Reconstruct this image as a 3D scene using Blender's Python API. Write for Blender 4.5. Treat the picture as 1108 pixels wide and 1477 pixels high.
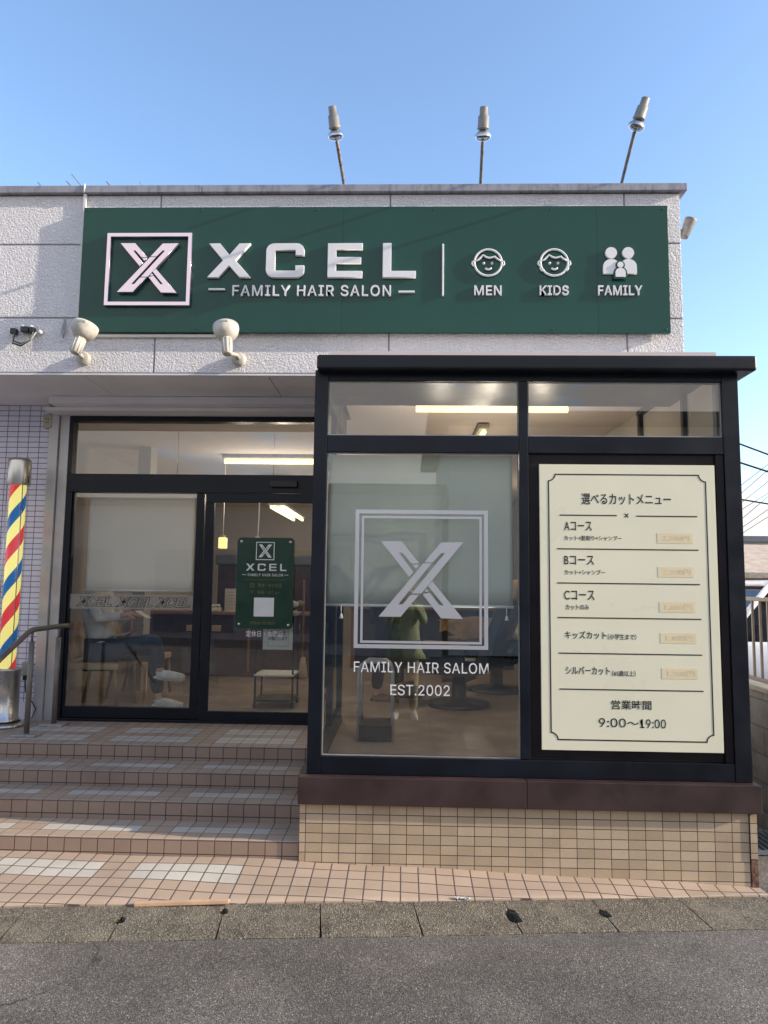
import bpy, bmesh, math, random
from mathutils import Vector, Matrix
R = math.radians
random.seed(7)
for o in list(bpy.data.objects): bpy.data.objects.remove(o)
sc = bpy.context.scene
COL = sc.collection

# ------------------------------------------------------------------ camera
cam = bpy.data.cameras.new('camera'); cam.sensor_fit = 'VERTICAL'; cam.sensor_height = 36
cam.lens = 1023.5215 / 1477 * 36; cam.clip_start = .01; cam.clip_end = 3000
camo = bpy.data.objects.new('camera', cam); COL.objects.link(camo)
_yaw, _pit, _rol = .0298, .0991, .0122
_F = Vector((-math.sin(_yaw)*math.cos(_pit), math.cos(_yaw)*math.cos(_pit), math.sin(_pit)))
_R0 = Vector((math.cos(_yaw), math.sin(_yaw), 0)); _U0 = _R0.cross(_F)
_R = _R0*math.cos(_rol) + _U0*math.sin(_rol); _U = _U0*math.cos(_rol) - _R0*math.sin(_rol)
camo.matrix_world = Matrix(((_R.x, _U.x, -_F.x, 0), (_R.y, _U.y, -_F.y, -4.4433), (_R.z, _U.z, -_F.z, 1.2319), (0, 0, 0, 1)))
sc.camera = camo

# ------------------------------------------------------------------ sky, sun, exposure
SUN_AZ, SUN_EL = 98.3, 20.0          # clockwise from +Y
world = bpy.data.worlds.new('World'); sc.world = world; world.use_nodes = True
wn = world.node_tree
sky = wn.nodes.new('ShaderNodeTexSky'); sky.sky_type = 'NISHITA'; sky.sun_disc = False
sky.sun_elevation = R(SUN_EL); sky.sun_rotation = R(SUN_AZ); sky.air_density = 1.0; sky.dust_density = 1.0; sky.ozone_density = 2.5
bg = wn.nodes['Background']; bg.inputs[1].default_value = .15
def wnode(t, **k):
    n = wn.nodes.new(t)
    for a, v in k.items(): setattr(n, a, v)
    return n
tc = wnode('ShaderNodeTexCoord'); sx = wnode('ShaderNodeSeparateXYZ'); wn.links.new(tc.outputs['Generated'], sx.inputs[0])
mp = wnode('ShaderNodeMapping'); mp.inputs['Scale'].default_value = (6, 6, 14); wn.links.new(tc.outputs['Generated'], mp.inputs[0])
nz = wnode('ShaderNodeTexNoise'); nz.inputs['Scale'].default_value = 1.0; nz.inputs['Detail'].default_value = 7; nz.inputs['Roughness'].default_value = .55
wn.links.new(mp.outputs[0], nz.inputs['Vector'])
el = wnode('ShaderNodeMapRange'); el.inputs[1].default_value = .10; el.inputs[2].default_value = .24; el.inputs[3].default_value = .22; el.inputs[4].default_value = -.35
sy_ = wnode('ShaderNodeMath', operation='MULTIPLY'); wn.links.new(sx.outputs[1], sy_.inputs[0]); sy_.inputs[1].default_value = -1
sm = wnode('ShaderNodeMapRange', interpolation_type='SMOOTHSTEP'); sm.inputs[1].default_value = .05; sm.inputs[2].default_value = .6; sm.inputs[3].default_value = 0; sm.inputs[4].default_value = .42; wn.links.new(sy_.outputs[0], sm.inputs[0])
ze = wnode('ShaderNodeMath', operation='SUBTRACT'); wn.links.new(sx.outputs[2], ze.inputs[0]); wn.links.new(sm.outputs[0], ze.inputs[1])
wn.links.new(ze.outputs[0], el.inputs[0])
ad = wnode('ShaderNodeMath', operation='ADD'); wn.links.new(nz.outputs[0], ad.inputs[0]); wn.links.new(el.outputs[0], ad.inputs[1])
cm = wnode('ShaderNodeMapRange', interpolation_type='SMOOTHSTEP'); cm.inputs[1].default_value = .52; cm.inputs[2].default_value = .66; wn.links.new(ad.outputs[0], cm.inputs[0])
mx = wnode('ShaderNodeMix', data_type='RGBA'); wn.links.new(cm.outputs[0], mx.inputs[0]); wn.links.new(sky.outputs[0], mx.inputs[6])
mx.inputs[7].default_value = (2.9, 2.78, 2.72, 1)
wn.links.new(mx.outputs[2], bg.inputs[0])
S = Vector((math.sin(R(SUN_AZ))*math.cos(R(SUN_EL)), math.cos(R(SUN_AZ))*math.cos(R(SUN_EL)), math.sin(R(SUN_EL))))
sl = bpy.data.lights.new('sun', 'SUN'); sl.energy = 2.5; sl.angle = R(.5); sl.color = (1, .87, .70)
so = bpy.data.objects.new('sun', sl); COL.objects.link(so); so.rotation_euler = S.to_track_quat('Z', 'Y').to_euler(); so.location = (20, -4, 12)
vs = sc.view_settings; sc.display_settings.display_device = 'sRGB'
vs.view_transform = 'Standard'; vs.look = 'None'; vs.gamma = 1; vs.exposure = 1.35
sc.cycles.max_bounces = 10; sc.cycles.transparent_max_bounces = 16; sc.cycles.glossy_bounces = 4; sc.cycles.diffuse_bounces = 4
sc.cycles.sample_clamp_indirect = 4

# ------------------------------------------------------------------ materials
class NT:
    def __init__(s, name):
        s.mat = bpy.data.materials.new(name); s.mat.use_nodes = True; s.t = s.mat.node_tree
        s.b = s.t.nodes['Principled BSDF']; s.out = s.t.nodes['Material Output']
    def n(s, ty, **k):
        x = s.t.nodes.new(ty)
        for a, v in k.items(): setattr(x, a, v)
        return x
    def put(s, inp, v):
        if isinstance(v, bpy.types.NodeSocket): s.t.links.new(v, inp)
        elif isinstance(v, (tuple, list)) and len(v) == 3 and inp.type == 'RGBA': inp.default_value = (*v, 1)
        else: inp.default_value = v
    def m(s, op, a, b=None, c=None):
        x = s.n('ShaderNodeMath', operation=op); s.put(x.inputs[0], a)
        if b is not None: s.put(x.inputs[1], b)
        if c is not None: s.put(x.inputs[2], c)
        return x.outputs[0]
    def mix(s, f, a, b):
        x = s.n('ShaderNodeMix', data_type='RGBA'); s.put(x.inputs[0], f); s.put(x.inputs[6], a); s.put(x.inputs[7], b); return x.outputs[2]
    def rng(s, v, a, b, c=0., d=1., sm=True):
        x = s.n('ShaderNodeMapRange', interpolation_type='SMOOTHSTEP' if sm else 'LINEAR')
        for i, q in enumerate((v, a, b, c, d)): s.put(x.inputs[i], q)
        return x.outputs[0]
    def pos(s):
        if not hasattr(s, '_p'): s._p = s.n('ShaderNodeNewGeometry').outputs['Position']
        return s._p
    def xyz(s):
        if not hasattr(s, '_x'):
            q = s.n('ShaderNodeSeparateXYZ'); s.put(q.inputs[0], s.pos()); s._x = q.outputs
        return s._x
    def noise(s, scale, detail=4, rough=.55, vec=None, stretch=None):
        x = s.n('ShaderNodeTexNoise'); v = vec or s.pos()
        if stretch:
            mpn = s.n('ShaderNodeMapping'); s.put(mpn.inputs[0], v); mpn.inputs['Scale'].default_value = stretch; v = mpn.outputs[0]
        s.put(x.inputs['Vector'], v); x.inputs['Scale'].default_value = scale; x.inputs['Detail'].default_value = detail; x.inputs['Roughness'].default_value = rough
        return x.outputs[0]
    def bump(s, h, strength=.3, dist=.005):
        x = s.n('ShaderNodeBump'); x.inputs['Strength'].default_value = strength; x.inputs['Distance'].default_value = dist
        s.put(x.inputs['Height'], h); s.put(s.b.inputs['Normal'], x.outputs[0])
    def set(s, col=None, rough=None, metal=None, spec=None, emit=None, es=None, alpha=None, coat=None):
        for k, v in (('Base Color', col), ('Roughness', rough), ('Metallic', metal), ('Specular IOR Level', spec), ('Emission Color', emit), ('Emission Strength', es), ('Alpha', alpha), ('Coat Weight', coat)):
            if v is not None: s.put(s.b.inputs[k], v)
        return s
M = {}
def plain(name, col, rough=.5, metal=0., var=.12, scale=8., spec=.5, coat=0., bump=0.):
    a = NT(name); n = a.noise(scale, 5); f = a.rng(n, .3, .7)
    a.set(a.mix(f, tuple(c*(1-var) for c in col), tuple(min(1, c*(1+var)) for c in col)), a.rng(n, .3, .7, max(0, rough-.07), min(1, rough+.07)), metal, spec, coat=coat)
    if bump: a.bump(a.noise(scale*12, 3), bump, .002)
    M[name] = a.mat; return a
def emit(name, col, s):
    a = NT(name); a.set(col, .5, emit=col, es=s); M[name] = a.mat
def tile(name, ax, pitch, off, gr, cols, grout, white=None, rough=.55, bump=.5, bumpy=.0, flip=1):
    """procedural ceramic tiling in world metres: ax two axis letters, off the joint origin"""
    a = NT(name); X = dict(zip('XYZ', a.xyz()))
    u = a.m('DIVIDE', a.m('SUBTRACT', off[0], X[ax[0]]), pitch[0])         # counted leftwards from off
    v = a.m('DIVIDE', a.m('MULTIPLY', a.m('SUBTRACT', X[ax[1]], off[1]), flip), pitch[1])
    wob = a.m('MULTIPLY', a.m('SUBTRACT', a.noise(3.0, 2), .5), .03)
    u = a.m('ADD', u, wob); v = a.m('ADD', v, wob)
    iu, iv = a.m('FLOOR', u), a.m('FLOOR', v); fu, fv = a.m('FRACT', u), a.m('FRACT', v)
    du = a.m('MULTIPLY', a.m('MINIMUM', fu, a.m('SUBTRACT', 1., fu)), pitch[0]); dv = a.m('MULTIPLY', a.m('MINIMUM', fv, a.m('SUBTRACT', 1., fv)), pitch[1])
    d = a.m('MINIMUM', du, dv); mask = a.rng(d, gr*.35, gr*.65)
    cx = a.n('ShaderNodeCombineXYZ'); a.put(cx.inputs[0], iu); a.put(cx.inputs[1], iv)
    wnz = a.n('ShaderNodeTexWhiteNoise', noise_dimensions='3D'); a.put(wnz.inputs['Vector'], cx.outputs[0])
    c = a.mix(wnz.outputs[0], cols[0], cols[1])
    if white:
        rows, shift, kmin, wc = white
        k = a.m('FLOORED_MODULO', a.m('SUBTRACT', iu, shift), 8.); cm_ = a.m('MULTIPLY', a.m('GREATER_THAN', k, 1.5), a.m('GREATER_THAN', iu, kmin - .5))
        rm = None
        for r_ in rows:
            q = a.m('COMPARE', iv, float(r_), .4); rm = q if rm is None else a.m('ADD', rm, q)
        c = a.mix(a.m('MULTIPLY', cm_, rm), c, a.mix(wnz.outputs[0], wc, tuple(q*.88 for q in wc)))
    fine = a.noise(220, 3); big = a.noise(2.3, 5, .6)
    c = a.mix(a.rng(fine, .35, .75, 0., .28), c, tuple(q*.55 for q in cols[0]))
    c = a.mix(a.rng(big, .45, .75, 0., .35), c, tuple(q*.6 for q in cols[0]))
    gv = a.mix(fine, grout, tuple(q*1.6 for q in grout))
    a.set(a.mix(mask, gv, c), a.m('ADD', rough, a.m('MULTIPLY', a.m('SUBTRACT', 1., mask), .3)))
    h = a.m('ADD', mask, a.m('MULTIPLY', fine, bumpy)); a.bump(h, bump, .003)
    M[name] = a.mat
TP = .1025; TX = -.622
PEACH = ((.43, .318, .232), (.51, .385, .288)); PEACH_SHADE = ((.375, .275, .205), (.43, .32, .24)); WH_SHADE = (.55, .51, .455); BRN = ((.31, .22, .165), (.365, .26, .195)); GRT = (.075, .055, .05); WH = (.62, .58, .50)  # peach and white each have a darker copy with the steps' shade in the colour
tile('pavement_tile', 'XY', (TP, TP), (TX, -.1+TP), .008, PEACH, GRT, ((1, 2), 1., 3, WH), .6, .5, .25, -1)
tile('landing_tile', 'XY', (TP, TP), (TX, .968), .005, PEACH_SHADE, GRT, ((1, 2, 4, 5), 0., 2, WH_SHADE), .5, .4, .15)  # landing uses the darkened tile colours, shade painted in
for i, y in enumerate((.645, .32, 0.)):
    tile('tread_tile_%s' % 'abc'[i], 'XY', (TP, .1075), (TX, y), .005, PEACH_SHADE if i < 2 else PEACH, GRT, ((1,), 0., 2, WH_SHADE if i < 2 else WH), .5, .4, .15)  # upper treads get the shaded tile colours, the lowest the sunlit ones
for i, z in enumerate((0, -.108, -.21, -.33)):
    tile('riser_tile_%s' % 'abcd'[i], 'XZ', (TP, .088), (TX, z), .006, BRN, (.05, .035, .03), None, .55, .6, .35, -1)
tile('plinth_tile', 'XZ', (.1013, .0560), (2.052, -.103), .005, ((.45, .34, .23), (.61, .475, .335)), (.055, .048, .045), None, .42, .5, .1, -1)
tile('plinth_side_tile', 'YZ', (.1013, .0497), (.1, -.105), .005, ((.45, .34, .23), (.61, .475, .335)), (.055, .048, .045), None, .42, .5, .1, -1)
tile('lavender_tile', 'XZ', (.1, .0487), (-3.245, 2.81), .0065, ((.72, .72, .88), (.77, .77, .92)), (.12, .11, .15), None, .35, .5, .05, -1)

a = NT('sprayed_wall')      # ALC panels with coarse sprayed coat
n1 = a.noise(62, 3, .6); n2 = a.noise(30, 2, .5); st = a.noise(2.2, 6, .65, stretch=(1.5, 1, .35)); st2 = a.noise(7, 5, .6, stretch=(3, 1, .18))
c = a.mix(a.rng(st, .45, .75, 0., .5), (.86, .84, .865), (.76, .735, .75)); c = a.mix(a.rng(st2, .56, .8, 0., .45), c, (.58, .55, .53))
a.set(c, .85, spec=.2); a.bump(a.m('ADD', a.rng(n1, .35, .65), a.m('MULTIPLY', n2, 1.3)), 1., .007); M['sprayed_wall'] = a.mat
a = NT('wall_joint'); a.set((.28, .275, .28), .8); M['wall_joint'] = a.mat
a = NT('cap_metal'); s1 = a.noise(5, 6, .7, stretch=(4, 1, 1)); c = a.mix(a.rng(s1, .4, .7), (.34, .34, .385), (.20, .195, .21)); a.set(c, .5, .2); M['cap_metal'] = a.mat
plain('soffit_board', (.74, .73, .77), .8, var=.06, scale=2)
plain('dark_frame', (.005, .0075, .014), .38, 0, .25, 3, .32)
plain('dark_panel', (.011, .007, .009), .4, 0, .3, 4, .3)
plain('brown_sill', (.047, .026, .025), .45, 0, .2, 5)
plain('aluminium', (.50, .49, .49), .4, .35, .08, 6)
plain('white_plastic', (.74, .73, .70), .4, 0, .05, 10)
plain('cream_plastic', (.53, .505, .45), .55, 0, .22, 9)
plain('beige_plastic', (.42, .38, .30), .5)
plain('black_plastic', (.012, .012, .013), .4)
plain('grey_plastic', (.30, .30, .28), .5)
plain('lamp_socket', (.25, .24, .22), .5, .1, .15, 20)
plain('steel', (.60, .58, .55), .3, 1, .06, 6)
plain('rail_pipe', (.20, .18, .155), .5, .45, .12, 14)
plain('pipe_grey', (.26, .25, .235), .6, .1, .3, 25); plain('zinc_plate', (.36, .33, .30), .5, .3, .2, 20)
a = NT('rusty_arm'); f = a.rng(a.noise(28, 5, .7), .42, .62); a.set(a.mix(f, (.33, .32, .31), (.20, .085, .045)), .65, .3); M['rusty_arm'] = a.mat
plain('grey_arm', (.21, .20, .19), .55, .3, .3, 20)
a = NT('rust_block'); f = a.rng(a.noise(60, 5, .7), .4, .65); a.set(a.mix(f, (.085, .03, .022), (.22, .12, .08)), .8); a.bump(f, .6, .006); M['rust_block'] = a.mat
a = NT('sign_green'); n = a.noise(3, 4); a.set(a.mix(n, (.006, .056, .044), (.008, .068, .054)), .22, spec=.36); M['sign_green'] = a.mat
plain('door_sign_green', (.008, .045, .024), .35, var=.1)
plain('letter_white', (.78, .78, .80), .35, var=.03)
plain('letter_side', (.25, .25, .25), .4)
a = NT('brushed_silver'); n = a.noise(9, 4, stretch=(1, 1, 30)); a.set((.80, .68, .76), .2, .95); M['brushed_silver'] = a.mat
a = NT('logo_mauve'); a.set((.72, .60, .68), .25, .85); M['logo_mauve'] = a.mat
a = NT('vinyl_silver'); a.set((.62, .62, .655), .3, .5); M['vinyl_silver'] = a.mat
plain('vinyl_white', (.80, .80, .80), .45, var=.03)
plain('cream_board', (.86, .83, .63), .32, var=.02, scale=2, coat=.3)
plain('ink', (.018, .018, .018), .5)
plain('tape', (.83, .71, .47), .5, var=.015, scale=3)
plain('tape_ink', (.775, .655, .43), .6)
plain('gold_ink', (.19, .15, .05), .5)
plain('paper', (.55, .54, .51), .7, var=.06)
plain('grey_print', (.30, .28, .27), .7)
plain('blind_cloth', (.60, .66, .63), .75, var=.03, scale=2)
plain('white_rod', (.8, .8, .76), .5)
plain('concrete', (.28, .26, .22), .9)
plain('skin', (.55, .33, .24), .5, var=.06); plain('hair', (.02, .014, .010), .45); plain('hair_brown', (.20, .11, .045), .5)
plain('navy_cloth', (.014, .018, .030), .85, var=.15, scale=20); plain('white_cloth', (.66, .63, .60), .85, var=.08, scale=14); plain('denim', (.025, .04, .07), .85, var=.2, scale=40)
plain('green_cloth', (.43, .50, .28), .8, var=.2, scale=12); plain('beige_cloth', (.52, .46, .33), .85, var=.1); plain('tan_cloth', (.38, .26, .13), .85, var=.2, scale=9)
plain('sneaker', (.60, .58, .55), .7, var=.15, scale=30); plain('brown_leather', (.18, .09, .05), .5); plain('lips', (.40, .16, .14), .5); plain('eye_dark', (.02, .015, .012), .2)
plain('wood', (.28, .16, .075), .5, var=.2, scale=6); plain('dark_wood', (.055, .032, .022), .5, var=.25); plain('slate_board', (.05, .055, .065), .55); plain('blue_grey', (.12, .14, .18), .5)
plain('interior_wall', (.38, .345, .31), .85, var=.05, scale=1.5); plain('interior_ceiling', (.72, .63, .58), .85, var=.04, scale=1.5); plain('basin_ceramic', (.72, .66, .55), .2); plain('navy_leather', (.020, .024, .034), .4)
a = NT('interior_floor'); n = a.noise(3.2, 6, .65); n2 = a.noise(14, 5, .6, stretch=(.35, 1, 1)); X = a.xyz()
ln = a.m('MINIMUM', a.m('ABSOLUTE', a.m('SUBTRACT', a.m('FRACT', a.m('DIVIDE', X[0], .46)), .5)), a.m('ABSOLUTE', a.m('SUBTRACT', a.m('FRACT', a.m('DIVIDE', X[1], .46)), .5)))
c = a.mix(a.rng(n, .35, .7), (.25, .195, .15), (.38, .31, .255)); c = a.mix(a.rng(n2, .5, .75, 0., .5), c, (.24, .15, .10)); c = a.mix(a.rng(ln, 0., .012, .5, 0.), c, (.15, .10, .07))
a.set(c, a.rng(n, .3, .7, .3, .45)); M['interior_floor'] = a.mat
a = NT('asphalt'); v = a.n('ShaderNodeTexVoronoi'); a.put(v.inputs['Vector'], a.pos()); v.inputs['Scale'].default_value = 230
v2 = a.n('ShaderNodeTexVoronoi'); a.put(v2.inputs['Vector'], a.pos()); v2.inputs['Scale'].default_value = 105
f1 = a.noise(110, 4, .7); f2 = a.noise(1.3, 6, .65); f4 = a.noise(.6, 5, .6, stretch=(.5, 1.6, 1)); f5 = a.noise(6, 7, .75)
h1 = a.n('ShaderNodeSeparateColor'); a.put(h1.inputs[0], v.outputs['Color']); h2 = a.n('ShaderNodeSeparateColor'); a.put(h2.inputs[0], v2.outputs['Color'])
c = a.mix(a.rng(f1, .3, .75), (.105, .093, .082), (.265, .238, .212)); c = a.mix(a.rng(h1.outputs[0], .78, .95, 0., .65), c, (.46, .42, .37)); c = a.mix(a.rng(h1.outputs[1], .72, .92, 0., .7), c, (.045, .04, .036))
c = a.mix(a.m('MULTIPLY', a.rng(h2.outputs[0], .86, .96, 0., .85), a.rng(v2.outputs['Distance'], .0025*0+.25, .5, 1., 0.)), c, (.55, .50, .44))
k = a.m('MULTIPLY', a.rng(f2, .35, .68, .78, 1.18), a.rng(f4, .38, .66, .82, 1.12)); k = a.m('MULTIPLY', k, a.rng(f5, .55, .75, 1., .72))
hs_ = a.n('ShaderNodeVectorMath', operation='SCALE'); a.put(hs_.inputs[0], c); a.put(hs_.inputs['Scale'], k); c = hs_.outputs[0]
# hairline cracks
vc = a.n('ShaderNodeTexVoronoi', feature='DISTANCE_TO_EDGE'); nv = a.n('ShaderNodeTexNoise'); a.put(nv.inputs['Vector'], a.pos()); nv.inputs['Scale'].default_value = 3; nv.inputs['Detail'].default_value = 6
vm = a.n('ShaderNodeVectorMath', operation='MULTIPLY_ADD'); a.put(vm.inputs[0], nv.outputs['Color']); vm.inputs[1].default_value = (.35, .35, 0); a.put(vm.inputs[2], a.pos()); a.put(vc.inputs['Vector'], vm.outputs[0]); vc.inputs['Scale'].default_value = .55
ck = a.m('MULTIPLY', a.rng(vc.outputs['Distance'], 0., .006, 1., 0.), a.rng(f4, .48, .56, 0., .8)); c = a.mix(ck, c, (.03, .027, .025))
a.set(c, .88, spec=.3); a.bump(a.m('ADD', v.outputs['Distance'], f1), .8, .006); M['asphalt'] = a.mat
a = NT('gutter_concrete'); v = a.n('ShaderNodeTexVoronoi'); a.put(v.inputs['Vector'], a.pos()); v.inputs['Scale'].default_value = 120
hs = a.n('ShaderNodeSeparateColor'); a.put(hs.inputs[0], v.outputs['Color']); f1 = a.noise(60, 5, .75); f2 = a.noise(4, 6, .65); f3 = a.noise(9, 4, .6)
c = a.mix(a.rng(f1, .3, .7), (.105, .09, .069), (.265, .23, .178)); c = a.mix(a.rng(hs.outputs[0], .82, .96, 0., .7), c, (.42, .38, .31)); c = a.mix(a.rng(f2, .48, .7, 0., .6), c, (.34, .295, .22)); c = a.mix(a.rng(f3, .54, .74, 0., .55), c, (.06, .054, .045))
a.set(c, .92, spec=.2); a.bump(a.m('ADD', f1, v.outputs['Distance']), 1., .012); M['gutter_concrete'] = a.mat
a = NT('block_concrete'); X = a.xyz(); br = a.n('ShaderNodeTexBrick'); cb = a.n('ShaderNodeCombineXYZ'); a.put(cb.inputs[0], X[1]); a.put(cb.inputs[1], X[2]); a.put(br.inputs['Vector'], cb.outputs[0])
br.inputs['Scale'].default_value = 1; br.inputs['Brick Width'].default_value = .4; br.inputs['Row Height'].default_value = .2; br.inputs['Mortar Size'].default_value = .006
for k, q in (('Color1', (.16, .155, .14, 1)), ('Color2', (.21, .20, .18, 1)), ('Mortar', (.09, .085, .08, 1))): br.inputs[k].default_value = q
a.set(a.mix(a.rng(a.noise(5, 6, .7), .4, .7, 0., .7), br.outputs[0], (.075, .07, .055)), .9); a.bump(a.noise(90, 4), .5, .004); M['block_concrete'] = a.mat
a = NT('house_brick'); X = a.xyz(); br = a.n('ShaderNodeTexBrick'); cb = a.n('ShaderNodeCombineXYZ'); a.put(cb.inputs[0], X[0]); a.put(cb.inputs[1], X[2]); a.put(br.inputs['Vector'], cb.outputs[0])
br.inputs['Scale'].default_value = 1; br.inputs['Brick Width'].default_value = .3; br.inputs['Row Height'].default_value = .1; br.inputs['Mortar Size'].default_value = .012
for k, q in (('Color1', (.52, .36, .24, 1)), ('Color2', (.60, .44, .30, 1)), ('Mortar', (.5, .45, .4, 1))): br.inputs[k].default_value = q
a.set(br.outputs[0], .9); M['house_brick'] = a.mat
plain('roof_tan', (.55, .43, .32), .8, var=.15, scale=4); plain('pale_render', (.62, .60, .56), .85, var=.06, scale=1); plain('mauve_render', (.42, .36, .35), .85, var=.08, scale=1); plain('roof_dark', (.07, .07, .08), .6)
plain('car_white', (.75, .76, .78), .2, coat=.6, var=.02); plain('car_glass', (.012, .014, .018), .08, spec=.6); plain('rubber', (.018, .018, .018), .8); plain('seat_grey', (.18, .17, .165), .8); plain('pole_red', (.52, .045, .05), .4, var=.05); plain('fence_bronze', (.20, .165, .13), .4, .5); plain('grate_steel', (.28, .33, .38), .4, .6); plain('peach_strip', (.58, .38, .25), .7); plain('wood_pale', (.52, .38, .22), .5)
emit('tube_light', (1, .82, .34), .95); emit('tube_cool', (1, .90, .50), 1.2); emit('pendant_glow', (1, .72, .25), .6); emit('downlight_glow', (1, .55, .28), .35)
emit('tube_small', (1, .80, .40), 1.)
# barber stripes, lit from inside
a = NT('barber_stripe'); tco = a.n('ShaderNodeTexCoord').outputs['Object']; q = a.n('ShaderNodeSeparateXYZ'); a.put(q.inputs[0], tco)
ang = a.m('DIVIDE', a.m('ARCTAN2', q.outputs[1], q.outputs[0]), 2*math.pi)
ph = a.m('FRACT', a.m('ADD', a.m('SUBTRACT', a.m('DIVIDE', q.outputs[2], .56), ang), .25))
isr = a.m('LESS_THAN', ph, .25); isb = a.m('MULTIPLY', a.m('GREATER_THAN', ph, .5), a.m('LESS_THAN', ph, .73))
c = a.mix(isr, (.85, .73, .22), (.56, .035, .04)); c = a.mix(isb, c, (.012, .095, .26))
a.set(c, .35, emit=c, es=.36); M['barber_stripe'] = a.mat
a = NT('blind_white'); tl = a.n('ShaderNodeBsdfTranslucent'); df = a.n('ShaderNodeBsdfDiffuse'); ms = a.n('ShaderNodeMixShader'); df.inputs[0].default_value = (.92, .93, .93, 1); tl.inputs[0].default_value = (.92, .93, .92, 1); ms.inputs[0].default_value = .46
a.put(ms.inputs[1], df.outputs[0]); a.put(ms.inputs[2], tl.outputs[0]); a.put(a.out.inputs[0], ms.outputs[0]); M['blind_white'] = a.mat
def glassmat(name, tint, refl_min, refl_max, ior=1.5, rough=0.0):
    a = NT(name); tr = a.n('ShaderNodeBsdfTransparent'); gl = a.n('ShaderNodeBsdfGlossy'); fr = a.n('ShaderNodeFresnel'); ms = a.n('ShaderNodeMixShader')
    fr.inputs[0].default_value = ior; tr.inputs[0].default_value = (*tint, 1); gl.inputs['Roughness'].default_value = rough; gl.inputs[0].default_value = (1, 1, 1, 1)
    ge = a.n('ShaderNodeNewGeometry'); a.put(ms.inputs[0], a.m('MULTIPLY', fr.outputs[0], a.m('SUBTRACT', 1., ge.outputs['Backfacing']))); a.put(ms.inputs[1], tr.outputs[0]); a.put(ms.inputs[2], gl.outputs[0]); a.put(a.out.inputs[0], ms.outputs[0]); M[name] = a.mat
glassmat('window_glass', (.95, .965, .955), 0, 1, 2.1); glassmat('acrylic', (.88, .89, .90), 0, 1, 1.6)
a = NT('bulb_glass'); tr = a.n('ShaderNodeBsdfTransparent'); gl = a.n('ShaderNodeBsdfGlossy'); lw = a.n('ShaderNodeLayerWeight'); ms = a.n('ShaderNodeMixShader'); lw.inputs[0].default_value = .55
gl.inputs[0].default_value = (.9, .92, .95, 1); gl.inputs['Roughness'].default_value = .05; tr.inputs[0].default_value = (.9, .93, .96, 1)
a.put(ms.inputs[0], lw.outputs[1]); a.put(ms.inputs[1], tr.outputs[0]); a.put(ms.inputs[2], gl.outputs[0]); a.put(a.out.inputs[0], ms.outputs[0]); M['bulb_glass'] = a.mat
a = NT('frost_film'); tr = a.n('ShaderNodeBsdfTransparent'); df = a.n('ShaderNodeBsdfDiffuse'); ms = a.n('ShaderNodeMixShader'); df.inputs[0].default_value = (.40, .38, .35, 1); ms.inputs[0].default_value = .45
a.put(ms.inputs[1], tr.outputs[0]); a.put(ms.inputs[2], df.outputs[0]); a.put(a.out.inputs[0], ms.outputs[0]); M['frost_film'] = a.mat

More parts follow.
